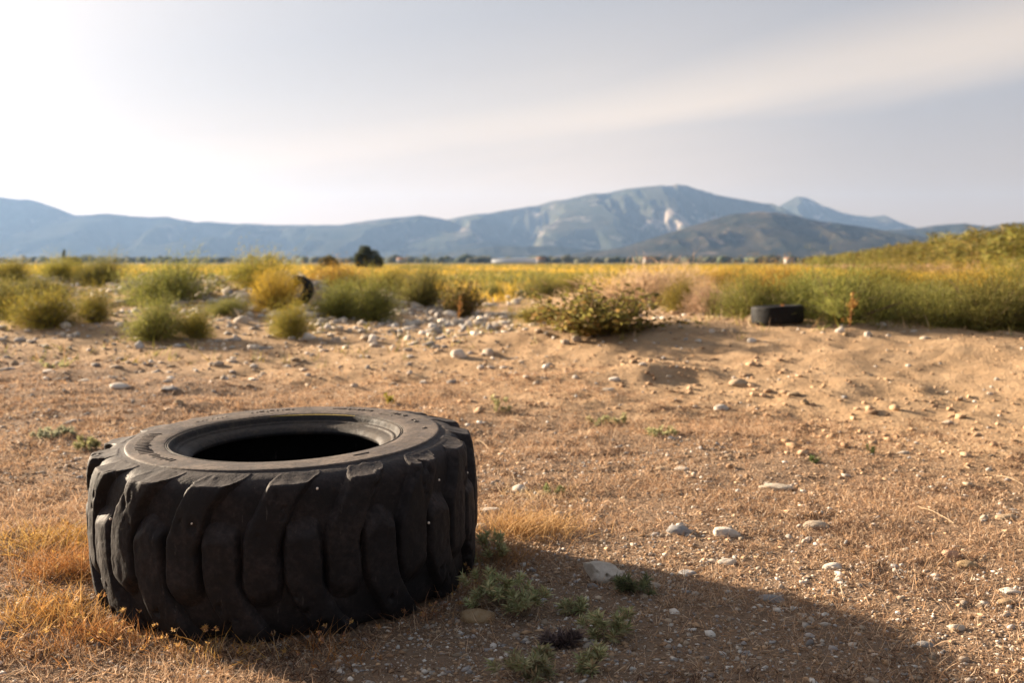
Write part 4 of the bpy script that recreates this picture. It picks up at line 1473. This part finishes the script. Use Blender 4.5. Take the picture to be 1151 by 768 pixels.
# loose straws and twigs
def twig(p0, p1, r, label, curve=0.02, c=(0.50, 0.37, 0.24)):
    a = Acc()
    A_, B_ = np.array(at(*p0)), np.array(at(*p1))
    t = np.linspace(0, 1, 9)[:, None]
    pts = A_ + (B_ - A_) * t
    pts[:, 2] = height(pts[:, 0], pts[:, 1]) + 0.012
    pts = pts + np.array([0.0, 1.0, 0.4]) * curve * np.sin(t * math.pi)
    loc = pts[0].copy()
    stem_tube(a, pts - loc, r * 0.5, r * 0.35, c)
    o = obj('twig', a.mesh('twig', True), m_vcol, None, loc)
    tag(o, label, 'twig')


twig((1031, 573), (1072, 592), 0.004, 'pale straight twig lying on the straw at the right')
twig((534, 498), (549, 507), 0.006, 'curved pale twig right behind the tractor tyre', 0.05)
twig((575, 474), (592, 482), 0.005, 'short pale twig on the straw behind the tyre right end')
twig((1120, 538), (1150, 548), 0.004, 'thin twig at the right edge of view')

# ------------------------------------------------------------------ trees
def tree(px, dist, wpx, hpx, label, seed, cols, lobes):
    global rng
    keep_, rng = rng, np.random.default_rng(seed)
    e = bpy.data.objects.new('tree', None)
    COL.objects.link(e)
    e.location = atd(px, dist)
    W_, H_ = wpx / F_PX * dist / 2, hpx / F_PX * dist
    a, b_ = Acc(), Acc()
    stem_tube(b_, curve_pts(np.array([0, 0, -0.2]), np.array([0.05, 0, 1.0]), H_ * 0.55, 0, 6), 0.05 * H_, 0.025 * H_, (0.12, 0.09, 0.06))
    for cx_, cz_, r_ in lobes:
        c0 = np.array([cx_ * W_, rng.normal() * 0.15 * W_, cz_ * H_])
        stem_tube(b_, np.linspace(np.array([0, 0, H_ * 0.25]), c0, 5), 0.025 * H_, 0.008 * H_, (0.12, 0.09, 0.06))
        n = 2600
        dv = rng.normal(size=(n, 3))
        dv = unit(dv)
        rad = r_ * (0.35 + 0.65 * rng.random(n) ** 0.4) * (1 + 0.35 * vnoise(dv[:, 0] * 3 + seed, dv[:, 1] * 3 + dv[:, 2] * 3, seed))
        c1 = c0 + dv * rad[:, None] * [W_, W_, H_]
        c1[:, 2] = np.maximum(c1[:, 2], 0.1)
        sz = H_ * 0.05
        a.add(*blades(c1, unit(dv + rng.normal(size=(n, 3))), np.full(n, sz), np.full(n, sz * 0.6), rng.normal(size=(n, 3)) * sz * 0.2, pal(cols, n, 0.15), None, 2))
    rng = keep_
    obj('crown', a.mesh('crown'), m_leaf, e)
    obj('trunk', b_.mesh('trunk'), m_wood, e)
    tag(e, label, 'tree')


DK = [(0.07, 0.075, 0.03), (0.10, 0.10, 0.04), (0.055, 0.06, 0.025)]
tree(414, 190, 36, 24, 'lone round dark green tree on the plain below the mountains', 601, DK, [(-0.25, 0.62, 0.42), (0.35, 0.45, 0.42), (-0.55, 0.40, 0.32), (0.0, 0.32, 0.45), (0.62, 0.28, 0.30), (-0.1, 0.8, 0.24)])
tree(370, 190, 26, 14, 'low rounded shrub tree left of the lone dark tree', 602, [(0.12, 0.12, 0.04), (0.16, 0.14, 0.05)], [(-0.4, 0.5, 0.45), (0.3, 0.45, 0.5), (0.65, 0.3, 0.3), (0.0, 0.6, 0.4)])
tree(74, 900, 9, 16, 'slim cypress like tree on the far left plain', 603, DK, [(0, 0.35, 0.35), (0, 0.6, 0.28), (0.05, 0.8, 0.18), (-0.05, 0.2, 0.35)])
tree(84, 300, 22, 12, 'dark low tree right of the slim cypress on the far left', 604, DK, [(-0.4, 0.45, 0.45), (0.3, 0.5, 0.45), (0.6, 0.3, 0.3)])

# far woodland under the mountains: one mass
acc = Acc()
n = 3200
dist = 1500 + 3000 * rng.random(n) ** 1.3
ang_ = (rng.random(n) * 2 - 1) * 0.70
keep = rng.random(n) < 0.25 + 0.75 * sst(-0.2, 0.25, vnoise(ang_ * 22, dist * 0.002, 181))
dist, ang_ = dist[keep], ang_[keep]
n = len(dist)
x, y = dist * np.tan(ang_), dist
s = (3.5 + 5.5 * rng.random(n)) * (0.8 + 0.5 * dist / 3000)
bv, bf = ICO1
k = len(bv)
V = bv[None] * (1 + 0.25 * rng.normal(size=(n, k, 1)).clip(-1.5, 1.5))
V = np.stack([x[:, None] + V[..., 0] * (s * (0.9 + 0.9 * rng.random(n)))[:, None], y[:, None] + V[..., 1] * s[:, None], (s * 0.55)[:, None] + V[..., 2] * (s * 0.75)[:, None]], -1).reshape(-1, 3)
T = (np.arange(n)[:, None, None] * k + bf[None]).reshape(-1, 3)
acc.add(V, T, np.repeat(pal([(0.05, 0.065, 0.03), (0.075, 0.08, 0.035), (0.10, 0.095, 0.05)], n), k, 0))
kind(obj('far_woodland', acc.mesh('far_woodland'), m_vcol), 'stuff', 'band of distant dark trees along the foot of the mountains', 'woodland')

# ------------------------------------------------------------------ far buildings
m_wall, nt, b, _ = mat('white_plaster')
nt.links.new(mixc(nt, noise(nt, 0.6, 4), (0.40, 0.37, 0.34), (0.48, 0.45, 0.41)), b.inputs['Base Color'])
m_roof, nt, b, _ = mat('clay_roof')
nt.links.new(mixc(nt, noise(nt, 1.5, 4), (0.30, 0.15, 0.09), (0.40, 0.22, 0.14)), b.inputs['Base Color'])
m_film, nt, b, _ = mat('greenhouse_film')
b.inputs['Base Color'].default_value = (0.68, 0.68, 0.68, 1)
b.inputs['Roughness'].default_value = 0.4
m_dark, nt, b, _ = mat('window_dark')
b.inputs['Base Color'].default_value = (0.03, 0.035, 0.04, 1)
b.inputs['Roughness'].default_value = 0.2


def boxm(name, l, d_, h_, mt):
    v = np.array([(sx * l / 2, sy * d_ / 2, z_) for z_ in (0, h_) for sx, sy in ((-1, -1), (1, -1), (1, 1), (-1, 1))])
    q = np.array([(0, 1, 2, 3)[::-1], (4, 5, 6, 7), (0, 1, 5, 4), (1, 2, 6, 5), (2, 3, 7, 6), (3, 0, 4, 7)])
    me = mesh_np(name, v, None, q, None, False)
    me.materials.append(mt)
    return me


def greenhouse(px, dist, l, label):
    e = bpy.data.objects.new('greenhouse', None)
    COL.objects.link(e)
    e.location = atd(px, dist)
    obj('wall', boxm('wall', l, 24, 3.2, m_film), None, e)
    nb = 5
    v, q = [], []
    for k in range(nb):
        for i in range(9):
            a = math.pi * i / 8
            yy = -12 + (k + 0.5 - 0.5 * math.cos(a)) * 24 / nb
            for sx in (-1, 1):
                v.append((sx * (l / 2 + 0.05), yy, 3.2 + 1.5 * math.sin(a)))
        o_ = k * 18
        q += [(o_ + 2 * i, o_ + 2 * i + 1, o_ + 2 * i + 3, o_ + 2 * i + 2) for i in range(8)]
    obj('roof', mesh_np('roof', np.array(v), None, np.array(q)), m_film, e)
    tag(e, label, 'greenhouse')


def house(px, dist, l, label, hh=4.5):
    e = bpy.data.objects.new('house', None)
    COL.objects.link(e)
    e.location = atd(px, dist)
    obj('wall', boxm('wall', l, 7, hh, m_wall), None, e)
    v = np.array([(-l / 2 - .4, -3.9, hh), (l / 2 + .4, -3.9, hh), (l / 2 + .4, 3.9, hh), (-l / 2 - .4, 3.9, hh), (-l / 2 - .4, 0, hh + 1.6), (l / 2 + .4, 0, hh + 1.6)])
    obj('roof', mesh_np('roof', v, np.array([(0, 4, 3), (1, 2, 5)]), np.array([(0, 1, 5, 4), (2, 3, 4, 5), (3, 2, 1, 0)]), None, False), m_roof, e)
    wm = boxm('window', 1.1, 0.12, 1.3, m_dark)
    for k in (-0.28, 0.28):
        obj('window', wm, None, e, (k * l, -3.5, hh * 0.45))
    tag(e, label, 'house')


greenhouse(578, 850, 38, 'long white greenhouse on the far plain right of the lone tree')
house(608, 830, 7, 'tiny pale house at the right end of the long greenhouse', 3.6)
house(727, 900, 6, 'tiny white house on the far plain below the big mountain', 4.2)
house(886, 900, 7, 'tiny house at the foot of the dark near hill', 4.0)
house(452, 950, 9, 'tiny far house right of the lone dark tree', 3.8)

# ------------------------------------------------------------------ haze
m_haze = bpy.data.materials.new('haze')
m_haze.use_nodes = True
nt = m_haze.node_tree
nt.nodes.clear()
ho = nt.nodes.new('ShaderNodeOutputMaterial')
pv = nt.nodes.new('ShaderNodeVolumePrincipled')
pv.inputs['Color'].default_value = (0.35, 0.56, 0.95, 1)
pv.inputs['Density'].default_value = 0.000040
pv.inputs['Anisotropy'].default_value = 0.3
nt.links.new(pv.outputs[0], ho.inputs['Volume'])
hz = boxm('haze', 26400, 26400, 905, m_haze)
kind(obj('haze', hz, None, None, (0, 0, -5)), 'stuff', 'thin pale haze lying over the plain and mountains', 'haze')
